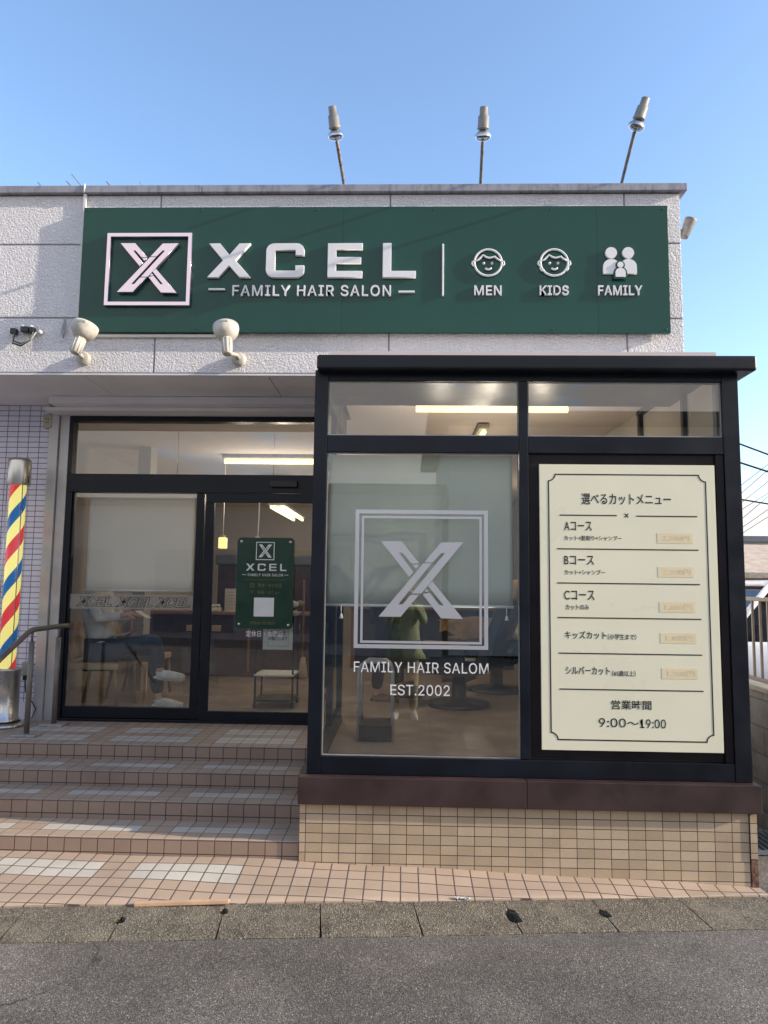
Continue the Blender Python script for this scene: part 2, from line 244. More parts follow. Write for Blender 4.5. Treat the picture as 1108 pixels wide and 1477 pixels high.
# ------------------------------------------------------------------ mesh helpers
class MB:
    def __init__(s): s.bm = bmesh.new(); s.mats = []
    def mi(s, m):
        if m not in s.mats: s.mats.append(m)
        return s.mats.index(m)
    def face(s, pts, m, smooth=False):
        f = s.bm.faces.new([s.bm.verts.new(p) for p in pts]); f.material_index = s.mi(m); f.smooth = smooth; return f
    def merge(s, b2, m, smooth=False, mat=None):
        me = bpy.data.meshes.new('t'); b2.to_mesh(me); b2.free()
        if mat is not None: me.transform(mat)
        k = len(s.bm.faces); s.bm.from_mesh(me); bpy.data.meshes.remove(me); s.bm.faces.ensure_lookup_table()
        for f in s.bm.faces[k:]: f.material_index = s.mi(m); f.smooth = smooth
        return s
    def box(s, x0, x1, y0, y1, z0, z1, m, bev=0., seg=2, mat=None):
        b = bmesh.new(); bmesh.ops.create_cube(b, size=1, matrix=Matrix.Translation(((x0+x1)/2, (y0+y1)/2, (z0+z1)/2)) @ Matrix.Diagonal((abs(x1-x0), abs(y1-y0), abs(z1-z0), 1)))
        if bev: bmesh.ops.bevel(b, geom=list(b.edges), offset=bev, segments=seg, affect='EDGES', profile=.6)
        return s.merge(b, m, False, mat)
    def tube(s, pts, r, m, seg=12, closed=False, caps=True):
        pts = [Vector(p) for p in pts]; n = len(pts); rr = r if isinstance(r, (list, tuple)) else [r]*n; b = bmesh.new(); rings = []; prev = None
        for i, p in enumerate(pts):
            if closed: t = (pts[(i+1) % n]-pts[i-1]).normalized()
            else: t = ((pts[min(i+1, n-1)]-p).normalized() + (p-pts[max(i-1, 0)]).normalized()).normalized()
            if prev is None: ux = t.orthogonal().normalized()
            else: ux = (prev - t*prev.dot(t)).normalized()
            prev = ux; uy = t.cross(ux)
            rings.append([b.verts.new(p + (ux*math.cos(2*math.pi*k/seg) + uy*math.sin(2*math.pi*k/seg))*rr[i]) for k in range(seg)])
        for i in range(n if closed else n-1):
            A, B = rings[i], rings[(i+1) % n]
            for k in range(seg): b.faces.new((A[k], A[(k+1) % seg], B[(k+1) % seg], B[k]))
        if caps and not closed: b.faces.new(rings[0][::-1]); b.faces.new(rings[-1])
        return s.merge(b, m, True)
    def lathe(s, prof, m, origin=(0, 0, 0), axis=(0, 0, 1), seg=24, smooth=True):
        o = Vector(origin); q = Vector(axis).to_track_quat('Z', 'Y'); b = bmesh.new(); rings = []
        for (r, z) in prof:
            rings.append([b.verts.new(o + q @ Vector((max(r, 1e-4)*math.cos(2*math.pi*k/seg), max(r, 1e-4)*math.sin(2*math.pi*k/seg), z))) for k in range(seg)])
        for A, B in zip(rings, rings[1:]):
            for k in range(seg): b.faces.new((A[k], A[(k+1) % seg], B[(k+1) % seg], B[k]))
        return s.merge(b, m, smooth)
    def ball(s, c, r, m, seg=16, sc3=(1, 1, 1), mat=None):
        b = bmesh.new(); bmesh.ops.create_uvsphere(b, u_segments=seg, v_segments=seg//2+2, radius=r, matrix=Matrix.Translation(c) @ Matrix.Diagonal((*sc3, 1)))
        return s.merge(b, m, True, mat)
    def prism(s, poly, y0, y1, m, plane='XZ'):
        """outline in a vertical plane, given real thickness"""
        def P(u, v, w): return {'XZ': (u, w, v), 'XY': (u, v, w), 'YZ': (w, u, v)}[plane]
        b = bmesh.new(); A = [b.verts.new(P(u, v, y0)) for u, v in poly]; B = [b.verts.new(P(u, v, y1)) for u, v in poly]; n = len(poly)
        b.faces.new(A); b.faces.new(B[::-1])
        for i in range(n): b.faces.new((A[i], B[i], B[(i+1) % n], A[(i+1) % n]))
        bmesh.ops.recalc_face_normals(b, faces=b.faces)
        return s.merge(b, m)
    def mesh(s, me, m, mat=None):
        if mat is not None: me.transform(mat)
        k = len(s.bm.faces); s.bm.from_mesh(me); s.bm.faces.ensure_lookup_table()
        for f in s.bm.faces[k:]: f.material_index = s.mi(m)
        bpy.data.meshes.remove(me); return s
    def build(s, name, parent=None):
        bmesh.ops.recalc_face_normals(s.bm, faces=s.bm.faces)
        o0 = Vector((0, 0, 0)); p = parent
        while p is not None: o0 += p.location; p = p.parent
        bmesh.ops.translate(s.bm, verts=s.bm.verts, vec=-o0)
        me = bpy.data.meshes.new(name); s.bm.to_mesh(me); s.bm.free()
        for m in s.mats: me.materials.append(M[m])
        o = bpy.data.objects.new(name, me); COL.objects.link(o); o.parent = parent; return o
def tag(o, label=None, cat=None, group=None, kind=None):
    if label: o['label'] = label
    if cat: o['category'] = cat
    if group: o['group'] = group
    if kind: o['kind'] = kind
    return o
def thing(name, loc, label, cat, group=None):
    o = bpy.data.objects.new(name, None); o.empty_display_size = .1; COL.objects.link(o); o.location = loc; return tag(o, label, cat, group)
def bx(name, parent, x0, x1, y0, y1, z0, z1, m, bev=0.): return MB().box(x0, x1, y0, y1, z0, z1, m, bev).build(name, parent)
def copy_tree(o, parent=None):
    c = o.copy(); COL.objects.link(c); c.parent = parent
    for ch in list(o.children): copy_tree(ch, c)
    return c
import os
_fd = os.path.join(bpy.utils.system_resource('DATAFILES') or '', 'fonts')
try: INTER = bpy.data.fonts.load(os.path.join(_fd, 'Inter.woff2'))
except Exception: INTER = None
def curve_mesh(cu):
    o = bpy.data.objects.new('tmp', cu); COL.objects.link(o); dg = bpy.context.evaluated_depsgraph_get(); dg.update()
    me = bpy.data.meshes.new_from_object(o.evaluated_get(dg)); bpy.data.objects.remove(o); bpy.data.curves.remove(cu); return me
def text(body, x0, x1, z0, z1, y, depth=.0008, bold=0., font=None, spacing=1., shear=0., outline=0.):
    """lettering standing in the XZ plane, facing -Y, its ink box exactly x0..x1, z0..z1"""
    cu = bpy.data.curves.new('txt', 'FONT'); cu.body = body; cu.size = 1; cu.offset = bold; cu.space_character = spacing; cu.shear = shear; cu.resolution_u = 4
    if font: cu.font = font
    if outline: cu.fill_mode = 'NONE'; cu.bevel_depth = outline; cu.bevel_resolution = 0
    else: cu.extrude = .5
    me = curve_mesh(cu)
    xs = [v.co.x for v in me.vertices]; ys = [v.co.y for v in me.vertices]; zs = [v.co.z for v in me.vertices]
    a0, a1, b0, b1 = min(xs), max(xs), min(ys), max(ys); c0, c1 = min(zs), max(zs)
    for v in me.vertices:
        x, yy, z = v.co; v.co = (x0+(x-a0)/(a1-a0)*(x1-x0), y - depth*(z-c0)/(c1-c0), z0+(yy-b0)/(b1-b0)*(z1-z0))
    return me
def flat(polys, y, depth, bevel=0., res=0):
    """2-D outlines (even-odd) extruded to a solid facing -Y"""
    cu = bpy.data.curves.new('flat', 'CURVE'); cu.dimensions = '2D'; cu.fill_mode = 'BOTH'; cu.extrude = depth/2; cu.bevel_depth = bevel; cu.bevel_resolution = 1
    for p in polys:
        sp = cu.splines.new('POLY'); sp.points.add(len(p)-1); sp.use_cyclic_u = True
        for q, (u, v) in zip(sp.points, p): q.co = (u, v, 0, 1)
    me = curve_mesh(cu); me.transform(Matrix(((1, 0, 0, 0), (0, 0, -1, y-depth/2), (0, 1, 0, 0), (0, 0, 0, 1)))); return me
def logo_polys(x0, x1, z0, z1):
    P = [[(292, 343), (420, 343), (530, 478), (484, 481), (425, 413), (403, 413), (495, 535), (470, 566)], [(490, 489), (533, 487), (510, 515)],
         [(282, 814), (557, 480), (608, 478), (400, 740), (428, 740), (478, 677), (530, 677), (418, 814)],
         [(665, 347), (803, 345), (545, 668), (487, 668), (690, 415), (668, 413), (615, 471), (565, 471)],
         [(612, 590), (803, 822), (668, 820), (553, 672), (597, 662), (660, 742), (685, 742), (587, 620)], [(577, 638), (593, 655), (565, 657)]]
    return [[(x0+(x-282)/521*(x1-x0), z0+(822-y)/479*(z1-z0)) for x, y in p] for p in P]
def ring(x0, x1, z0, z1, w): return [[(x0, z0), (x1, z0), (x1, z1), (x0, z1)], [(x0+w, z0+w), (x1-w, z0+w), (x1-w, z1-w), (x0+w, z1-w)]]
def wordmark(x, y, depth, z0, z1, bevel=0.):
    """wide bold X C E L; x is four (left, right) pairs"""
    h = z1-z0; t = h*.205; o = []
    (a, b) = x[0]; w = (b-a); s = w*.245
    o.append(flat([[(a, z0), (a+s, z0), (a+w/2, z0+h*.5-h*.15), (b-s, z0), (b, z0), (b-w*.36, z0+h*.5), (b-w*.02, z1), (b-w*.02-s, z1), (a+w/2, z0+h*.5+h*.15), (a+w*.02+s, z1), (a+w*.02, z1), (a+w*.36, z0+h*.5)]], y, depth, bevel))
    (a, b) = x[1]; r = h*.22; out = []
    def arc(cx, cz, rr, a0, a1, n=6): return [(cx+rr*math.cos(R(a0+(a1-a0)*i/n)), cz+rr*math.sin(R(a0+(a1-a0)*i/n))) for i in range(n+1)]
    zt, zb = z1, z0
    P = [(b, z0+h*.66), (b-t*1.15, z0+h*.66), (b-t*1.15, z1-t*.9)] + [(a+t*1.2, z1-t*.9), (a+t*1.2, z0+t*.9), (b-t*1.15, z0+t*.9), (b-t*1.15, z0+h*.34), (b, z0+h*.34)]
    P += arc(b-r, z0+r, r, 0, -90) + arc(a+r, z0+r, r, 270, 180) + arc(a+r, z1-r, r, 180, 90) + arc(b-r, z1-r, r, 90, 0)
    o.append(flat([P], y, depth, bevel))
    (a, b) = x[2]; m = z0+h/2; t2 = t*.82
    o.append(flat([[(a, z0), (b, z0), (b, z0+t2), (a+t*1.1, z0+t2), (a+t*1.1, m-t2/2), (b-h*.04, m-t2/2), (b-h*.04, m+t2/2), (a+t*1.1, m+t2/2), (a+t*1.1, z1-t2), (b, z1-t2), (b, z1), (a, z1)]], y, depth, bevel))
    (a, b) = x[3]
    o.append(flat([[(a, z0), (b, z0), (b, z0+t2), (a+t*1.1, z0+t2), (a+t*1.1, z1), (a, z1)]], y, depth, bevel))
    return o
def skin(chains, sub=2):
    """chains of ((x,y,z), r) joints; each chain's first joint may name a joint already placed -> one continuous grown surface"""
    V, E, RR, idx = [], [], [], {}
    for ch in chains:
        last = None
        for (p, r) in ch:
            key = tuple(round(q, 4) for q in p)
            if key not in idx: idx[key] = len(V); V.append(p); RR.append(r)
            if last is not None and last != idx[key]: E.append((last, idx[key]))
            last = idx[key]
    me = bpy.data.meshes.new('sk'); me.from_pydata(V, E, []); o = bpy.data.objects.new('sk', me); COL.objects.link(o)
    md = o.modifiers.new('s', 'SKIN'); md.use_smooth_shade = True
    seen = set(); adj = {i: set() for i in range(len(V))}
    for a_, b_ in E: adj[a_].add(b_); adj[b_].add(a_)
    for i, d in enumerate(me.skin_vertices[0].data):
        r = RR[i]; d.radius = r if isinstance(r, tuple) else (r, r)
        if i not in seen:
            d.use_root = True; st_ = [i]
            while st_:
                k = st_.pop()
                if k in seen: continue
                seen.add(k); st_ += list(adj[k])
        else: d.use_root = False
    s2 = o.modifiers.new('u', 'SUBSURF'); s2.levels = sub; s2.render_levels = sub
    dg = bpy.context.evaluated_depsgraph_get(); dg.update()
    r_ = bpy.data.meshes.new_from_object(o.evaluated_get(dg)); bpy.data.objects.remove(o); bpy.data.meshes.remove(me)
    for p in r_.polygons: p.use_smooth = True
    r_.materials.clear(); return r_
# ================================================================== GROUND
def GZ(x): x = max(-8., min(9., x)); return -.497 - .017*(x+.08)
def kerb_y(x): return -.405 + .128*(x+.09)                      # front edge of the tiled pavement
xs = [-900, -200, -60, -20, -8, -6, -4, -2, 0, 2, 4, 6, 9, 20, 60, 200, 900]; ys = [-900, -200, -60, -20, -8, -4, -2, 0, 2, 4, 8, 20, 60, 200, 900]
b = MB(); bm = b.bm; vv = {}
for i, x in enumerate(xs):
    for j, y in enumerate(ys): vv[i, j] = bm.verts.new((x, y, GZ(x)-.22))
b.mi('asphalt')
for i in range(len(xs)-1):
    for j in range(len(ys)-1): bm.faces.new((vv[i, j], vv[i+1, j], vv[i+1, j+1], vv[i, j+1]))
tag(b.build('ground'), kind='structure')
# the street: a fine sheet with the faint unevenness of old asphalt
b = MB(); bm = b.bm; b.mi('asphalt'); nx, ny = 70, 40; gv = {}
for i in range(nx+1):
    x = -12 + 24*i/nx
    for j in range(ny+1):
        t = j/ny; y = kerb_y(x)-.36 - 6.2*t**1.6
        gv[i, j] = bm.verts.new((x, y, GZ(x) + .006*math.sin(x*1.9+y*2.3)*t + .02*math.sin(math.pi*t)))
for i in range(nx):
    for j in range(ny): bm.faces.new((gv[i, j], gv[i+1, j], gv[i+1, j+1], gv[i, j+1])).smooth = True
tag(b.build('road'), kind='structure')
m = MB(); m.prism([(2.05, kerb_y(2.05)), (9, kerb_y(9)), (9, 30), (2.05, 30)], -.60, -.545, 'asphalt', 'XY'); tag(m.build('lane'), kind='structure')
# tiled pavement wedge between the shop and the gutter
def zbase(x): return -.434 - (.006*(x+.6) if x < -.6 else .031*(x+.6))
b = MB(); bm = b.bm; b.mi('pavement_tile'); X = [-9+.1*i for i in range(112)]; gv = {}
for i, x in enumerate(X):
    yb = .03 if x < -.62 else .0
    for j in range(9):
        t = j/8; y = yb + (kerb_y(x)-yb)*t; zf = GZ(x)+.010
        gv[i, j] = bm.verts.new((x, y, zbase(x) + (zf-zbase(x))*(t**1.15) + .004*math.sin(x*5+t*4)))
for i in range(len(X)-1):
    for j in range(8): bm.faces.new((gv[i, j], gv[i, j+1], gv[i+1, j+1], gv[i+1, j])).smooth = True
    bm.faces.new([gv[i, 8], bm.verts.new(gv[i, 8].co-Vector((0, 0, .08))), bm.verts.new(gv[i+1, 8].co-Vector((0, 0, .08))), gv[i+1, 8]])
tag(b.build('pavement'), kind='structure')
# concrete gutter covers, one object each
ex = Vector((1, .128, 0)).normalized(); ny_ = Vector((-ex.y, ex.x, 0))
P0 = Vector((-1.432, kerb_y(-1.432)-.004, 0)); L = .502
holes = {0: ('b', .12, .20, .035), 1: ('b', .04, .12, .03), 4: ('b', .10, .26, .045), 5: ('b', .12, .22, .04)}
names_ = {-3: 'gutter cover slab furthest left along the street edge', -2: 'gutter cover slab at the left edge below the two white tile blocks', -1: 'gutter cover slab left of the first dark finger hole',
  0: 'gutter cover slab with finger holes at both ends, in front of the steps', 1: 'gutter cover slab just right of the loose peach edging strip', 2: 'unbroken gutter cover slab in front of the left corner of the bay base',
  3: 'gutter cover slab with a dark round stain, in front of the bay', 4: 'gutter cover slab below the menu board, between two finger holes', 5: 'pale patched gutter cover slab right of the second bay finger hole', 6: 'gutter cover slab at the right corner beside the rusty block', 7: 'gutter cover slab at the far right edge of the street'}
for k in range(-3, 8):
    a0 = P0 + ex*(L*k); z = GZ(a0.x+.25)+.006
    def pt(s, d): q = a0 + ex*s - ny_*d; return (q.x, q.y)
    W = .365+.006*random.random(); g = .0016
    poly = [pt(g, .0), pt(L-g, .0)]
    if k+1 in holes:
        _, d0, d1, w = holes[k+1]; w *= 1.25; poly += [pt(L-g, d0), pt(L-w*.6, d0+.015), pt(L-w*.5, d1-.02), pt(L-g, d1)]
    poly += [pt(L-g-.004, W), pt(L*.6, W+.004), pt(L*.3, W-.003), pt(g+.003, W)]
    if k in holes:
        _, d0, d1, w = holes[k]; w *= 1.25; poly += [pt(g, d1), pt(w*.7, d1-.015), pt(w*.6, d0+.02), pt(g, d0)]
    m = MB().prism(poly, z-.06, z, 'gutter_concrete', 'XY')
    for v in m.bm.verts:
        v.co.z += -.017*(v.co.x-a0.x-.25) + random.uniform(-.0015, .0015)
    tag(m.build('gutter_cover'), 'worn concrete ' + names_[k], 'gutter cover', 'concrete gutter covers along the street edge')
m = MB()
for x0, x1 in ((-12, -2.945), (2.60, 12)):
    m.prism([(x0, kerb_y(x0)-.004), (x1, kerb_y(x1)-.004), (x1+.046, kerb_y(x1)-.37), (x0+.046, kerb_y(x0)-.37)], -.60, -.50, 'gutter_concrete', 'XY')
for v in m.bm.verts:
    if v.co.z > -.55: v.co.z = GZ(v.co.x)+.006
tag(m.build('kerb'), kind='structure')
t = MB().box(-.30, .19, -.012, .012, 0, .022, 'peach_strip', .005, 2, Matrix.Translation((-1.10, kerb_y(-1.10)-.015, GZ(-1.1)+.012)) @ Matrix.Rotation(math.atan(.128), 4, 'Z')).build('edging_strip')
tag(t, 'loose peach edging strip lying along the pavement edge', 'edging strip')
m = MB(); random.seed(3)
for k in range(5): m.box(-.012, .012, -.008, .008, -.003, .004, 'paper', .001, 1, Matrix.Translation((.30+.016*k, -.345+.004*(k % 2), GZ(.3)+.017)) @ Matrix.Rotation(random.uniform(-1, 1), 4, 'Z') @ Matrix.Rotation(random.uniform(-.5, .5), 4, 'X'))
tag(m.build('litter_scrap'), 'crumpled white scrap of litter at the pavement edge below the window', 'litter')

# ================================================================== ENTRANCE STEPS
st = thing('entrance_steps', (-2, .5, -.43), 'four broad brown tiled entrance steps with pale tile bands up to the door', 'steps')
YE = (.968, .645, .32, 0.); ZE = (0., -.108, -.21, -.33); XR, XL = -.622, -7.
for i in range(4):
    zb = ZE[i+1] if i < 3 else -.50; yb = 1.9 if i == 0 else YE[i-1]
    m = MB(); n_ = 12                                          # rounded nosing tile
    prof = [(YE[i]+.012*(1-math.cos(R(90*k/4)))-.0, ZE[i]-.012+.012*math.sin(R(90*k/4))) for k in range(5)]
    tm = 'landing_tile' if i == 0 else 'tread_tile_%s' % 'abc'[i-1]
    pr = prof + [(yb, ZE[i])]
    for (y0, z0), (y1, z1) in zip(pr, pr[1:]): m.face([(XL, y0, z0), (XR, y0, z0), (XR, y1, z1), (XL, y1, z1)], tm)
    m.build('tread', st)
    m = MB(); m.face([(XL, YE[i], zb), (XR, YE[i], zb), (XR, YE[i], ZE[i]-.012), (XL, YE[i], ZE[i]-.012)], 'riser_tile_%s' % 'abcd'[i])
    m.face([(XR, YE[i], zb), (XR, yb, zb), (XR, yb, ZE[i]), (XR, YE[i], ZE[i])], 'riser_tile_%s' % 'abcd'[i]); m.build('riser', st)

# ================================================================== SALON BUILDING
B = thing('salon_building', (0, 1, -.5), 'low pale sprayed concrete hair salon with black framed shop windows', 'building')
BXL, BXR, BYB = -7., 2.1, 9.4
m = MB(); gj = .006
cols = [-7, -5.57, -3.76, -1.95, -.137, 1.675, 2.1]; rows = [2.815, 3.256, 3.853, 4.262]
for i in range(6):
    for j in range(3): m.box(cols[i]+gj, cols[i+1]-(gj if i < 5 else 0), .84, .97, rows[j]+gj, rows[j+1]-gj, 'sprayed_wall', .006, 2)
m.box(BXL, BXR-.004, .848, .985, 2.82, 4.26, 'wall_joint'); m.build('upper_wall', B)
m = MB().box(2.0, 2.098, .985, BYB, -.62, 4.26, 'sprayed_wall').box(BXL, 2.0, BYB-.1, BYB, -.6, 4.26, 'sprayed_wall').box(BXL, BXL+.1, 1.93, BYB-.1, -.6, 4.26, 'sprayed_wall'); m.build('outer_wall', B)
bx('bay_lintel', B, -.58, 2.09, .842, .984, 2.675, 2.799, 'sprayed_wall')
bx('roof_deck', B, BXL+.1, 2.0, .985, BYB-.1, 3.9, 4.0, 'concrete')
m = MB().box(BXL, -1.62, .80, 1.06, 4.262, 4.32, 'cap_metal', .004).box(-1.616, 2.145, .80, 1.06, 4.262, 4.32, 'cap_metal', .004).box(2.07, 2.145, 1.062, BYB, 4.262, 4.32, 'cap_metal', .004); m.build('parapet_cap', B)
m = MB(); 
for x0, x1 in ((-7, -5.2), (-5.2, -3.97), (-3.97, -2.52), (-2.52, -1.07), (-1.07, -.56)): m.box(x0+.003, x1-.003, .87, 1.86, 2.812, 2.83, 'soffit_board', .002, 1)
m.box(-7, -.56, .86, 1.9, 2.832, 2.85, 'wall_joint'); m.build('soffit', B)
m = MB().box(BXL, 2.09, .838, .868, 2.800, 2.814, 'soffit_board'); m.build('drip_edge', B)
m = MB().box(-3.10, -.56, 1.50, 1.828, 2.745, 2.808, 'soffit_board', .003).box(-3.20, -.56, 1.62, 1.828, 2.712, 2.743, 'soffit_board', .003); m.build('shutter_box', B)
bx('tiled_wall', B, BXL+.1, -3.245, 1.85, 1.95, .15, 2.81, 'lavender_tile')
plain('lavender_paint', (.70, .68, .78), .6, var=.06)
bx('wall_base', B, BXL+.1, -3.245, 1.853, 1.95, -.05, .149, 'lavender_paint')
for x, z in ((-3.34, 2.44), (-3.355, 2.44), (-3.36, 2.35), (-3.335, 2.35), (-3.36, 2.27), (-3.34, 2.27), (-3.34, 2.19), (-3.33, 1.86), (-3.33, 1.78), (-3.33, 1.70), (-3.33, 1.61), (-3.33, 1.47)): MB().lathe([(0, -.002), (.008, -.002), (.008, .001)], 'black_plastic', (x+.03, 1.849, z-.02), (0, -1, 0), 8).build('screw_hole', B)
m = MB().box(-3.235, -3.15, 1.80, 1.95, -.02, 2.715, 'aluminium', .004).box(-3.146, -3.06, 1.825, 1.95, -.02, 2.713, 'aluminium', .004); m.build('door_jamb', B)
# interior shell
m = MB().box(BXL+.1, 2.0, 1.905, BYB-.1, -.06, .03, 'interior_floor').box(-.53, 2.0, .087, 1.904, -.06, .03, 'interior_floor'); m.build('floor', B)
m = MB().box(BXL+.1, 2.0, 1.96, BYB-.1, 2.72, 2.76, 'interior_ceiling').box(-.5, 2.0, .08, 1.955, 2.70, 2.74, 'interior_ceiling'); m.build('ceiling', B)
m = MB().box(-3.62, 1.99, 8.9, 9.0, .03, 2.72, 'interior_wall').box(-3.72, -3.62, 1.96, 9.0, .03, 2.72, 'interior_wall').box(1.97, 1.999, .09, 8.9, .07, 2.698, 'interior_wall').box(-3.0, -2.86, 3.35, 3.55, .03, 2.72, 'interior_wall'); m.build('interior_wall', B)
m = MB().box(1.935, 1.968, 1.40, 1.45, .05, 2.64, 'dark_panel').box(1.94, 1.968, .50, .54, .05, 2.64, 'dark_panel').box(1.93, 1.968, .09, 1.45, 2.642, 2.685, 'dark_panel'); m.build('wall_trim', B)
# entrance: frame, transom, two glazed leaves
FR = bx('entrance_frame', B, -3.055, -.56, 1.815, 1.925, 2.012, 2.178, 'dark_frame', .003)
m = MB().box(-3.055, -3.0, 1.82, 1.92, 0, 2.010, 'dark_frame', .003).box(-3.055, -3.02, 1.82, 1.92, 2.18, 2.66, 'dark_frame', .003).box(-3.055, -.56, 1.82, 1.92, 2.662, 2.708, 'dark_frame', .003).box(-3.0, -.56, 1.80, 1.93, .0, .022, 'dark_frame', .002); m.build('frame_rail', FR)
m = MB(); 
for x0, x1 in ((-3.018, -2.07), (-2.064, -1.192), (-1.186, -.58)): m.box(x0, x1, 1.865, 1.873, 2.182, 2.66, 'window_glass')
m.build('transom_glass', FR)
m = MB().box(-1.20, -.96, 1.775, 1.812, 2.065, 2.125, 'black_plastic', .006); m.build('door_sensor', FR)
LF = MB().box(-3.0, -1.80, 1.842, 1.888, .024, .118, 'dark_frame', .003).box(-1.872, -1.80, 1.842, 1.888, .12, 2.008, 'dark_frame', .003).box(-3.0, -2.985, 1.842, 1.888, .12, 2.008, 'dark_frame', .002).build('fixed_leaf', B)
bx('leaf_glass', LF, -2.985, -1.872, 1.861, 1.869, .118, 2.008, 'window_glass')
bx('frosted_band', LF, -2.984, -1.874, 1.857, 1.860, .968, 1.098, 'frost_film')
m = MB()
for x0, x1 in ((-2.93, -2.60), (-2.57, -2.235), (-2.215, -1.90)): MB().mesh(text('XCEL', x0, x1, .987, 1.078, 1.8568, .0012, .03, INTER, .92, .25, .012), 'dark_frame').build('lettering', LF)
RF = MB().box(-1.778, -.60, 1.802, 1.838, .024, .105, 'dark_frame', .003).box(-1.778, -1.70, 1.802, 1.838, .107, 1.924, 'dark_frame', .003).box(-1.778, -.60, 1.802, 1.838, 1.926, 2.008, 'dark_frame', .003).box(-.70, -.60, 1.802, 1.838, .107, 1.924, 'dark_frame', .003).build('sliding_leaf', B)
bx('leaf_glass', RF, -1.70, -.70, 1.816, 1.824, .105, 1.926, 'window_glass')
m = MB().mesh(text('定休日・木曜日', -1.385, -1.064, .745, .80, 1.8155, .0008, .018), 'vinyl_white'); m.build('lettering', RF)
# ---- bay window
m = MB().box(-.618, 2.052, -.02, 1.2, -.72, -.096, 'plinth_tile').box(2.054, 2.095, -.028, .95, -.36, -.096, 'plinth_tile')
m.build('bay_base', B)
m = MB().box(2.054, 2.096, -.026, .4, -.56, -.362, 'rust_block', .003); m.build('rust_block', B)
m = MB().box(-.628, .737, -.062, .086, -.095, .066, 'brown_sill', .004).box(-.628, -.532, .087, 1.86, -.095, .066, 'brown_sill', .004).box(.740, 2.116, -.062, .086, -.095, .066, 'brown_sill', .004).box(2.02, 2.116, .087, 1.0, -.095, .066, 'brown_sill', .004); m.build('bay_sill', B)
BAY = MB().box(-.585, -.50, -.005, .085, .068, 2.588, 'dark_frame', .003).box(1.992, 2.092, -.005, .085, .068, 2.588, 'dark_frame', .003).box(.716, .773, -.004, .075, .18, 2.518, 'dark_frame', .003)\
  .box(-.498, 1.990, -.002, .08, 2.520, 2.588, 'dark_frame', .003).box(-.498, .714, -.003, .075, 2.056, 2.164, 'dark_frame', .003).box(.775, 1.990, -.003, .075, 2.056, 2.164, 'dark_frame', .003)\
  .box(-.498, 1.990, -.003, .08, .068, .174, 'dark_frame', .003).build('bay_frame', B)
m = MB().box(-.566, 2.172, -.10, .836, 2.566, 2.662, 'dark_frame', .02, 4)
m.build('bay_roof', B)
m = MB().box(-.582, -.530, .087, .16, .068, 2.56, 'dark_frame').box(-.582, -.53, .92, .98, .068, 2.56, 'dark_frame', .002).box(-.582, -.53, .162, 1.80, .068, .17, 'dark_frame', .002).box(-.582, -.53, .162, 1.80, 2.06, 2.16, 'dark_frame', .002).box(-.582, -.53, .162, 1.80, 2.49, 2.70, 'dark_frame', .002).box(-.582, -.53, 1.735, 1.80, .172, 2.055, 'dark_frame', .002); m.build('side_frame', BAY)
m = MB().box(-.560, -.552, .16, .92, .17, 2.06, 'window_glass').box(-.560, -.552, .98, 1.735, .17, 2.06, 'window_glass').box(-.560, -.552, .16, .92, 2.16, 2.49, 'window_glass').box(-.560, -.552, .98, 1.735, 2.16, 2.49, 'window_glass'); m.build('side_pane', BAY)
m = MB().box(2.03, 2.088, .087, .84, .068, .17, 'dark_frame').box(2.03, 2.088, .087, .84, 2.06, 2.16, 'dark_frame').box(2.03, 2.088, .087, .84, 2.49, 2.566, 'dark_frame').box(2.04, 2.08, .087, .838, .172, 2.058, 'dark_panel'); m.build('side_frame', BAY)
bx('side_panel', BAY, 2.045, 2.07, .087, .838, 2.16, 2.49, 'interior_wall')
bx('window_pane', BAY, -.50, .716, .020, .028, .174, 2.056, 'window_glass')
bx('transom_pane', BAY, -.50, .716, .020, .028, 2.164, 2.52, 'window_glass'); bx('transom_pane', BAY, .773, 1.992, .020, .028, 2.164, 2.52, 'window_glass')
m = MB().box(.775, 1.990, .022, .05, .176, 2.054, 'dark_panel').box(1.94, 1.99, .005, .021, .176, 2.054, 'dark_panel', .002); m.build('menu_backing', BAY)
for x0, x1, z0, z1 in ((-.498, .714, .176, 2.054), (-.498, .714, 2.166, 2.518), (.775, 1.990, 2.166, 2.518)): MB().mesh(flat(ring(x0, x1, z0, z1, .007), .019, .004), 'grey_plastic').build('gasket', BAY)
V = MB()
V.mesh(flat(ring(-.312, .521, .826, 1.690, .024), .0185, .0012), 'vinyl_silver').mesh(flat(ring(-.272, .482, .858, 1.651, .0145), .0185, .0012), 'vinyl_silver').mesh(flat(logo_polys(-.159, .366, 1.013, 1.491), .0185, .0012), 'vinyl_silver')
V.build('window_emblem', BAY)
m = MB().mesh(text('FAMILY HAIR SALOM', -.308, .522, .679, .744, .0192, .001, .003, INTER, 1.05), 'vinyl_white'); m.build('lettering', BAY); MB().mesh(text('EST.2002', -.08, .285, .542, .607, .0192, .001, .003, INTER, 1.0), 'vinyl_white').build('lettering', BAY)

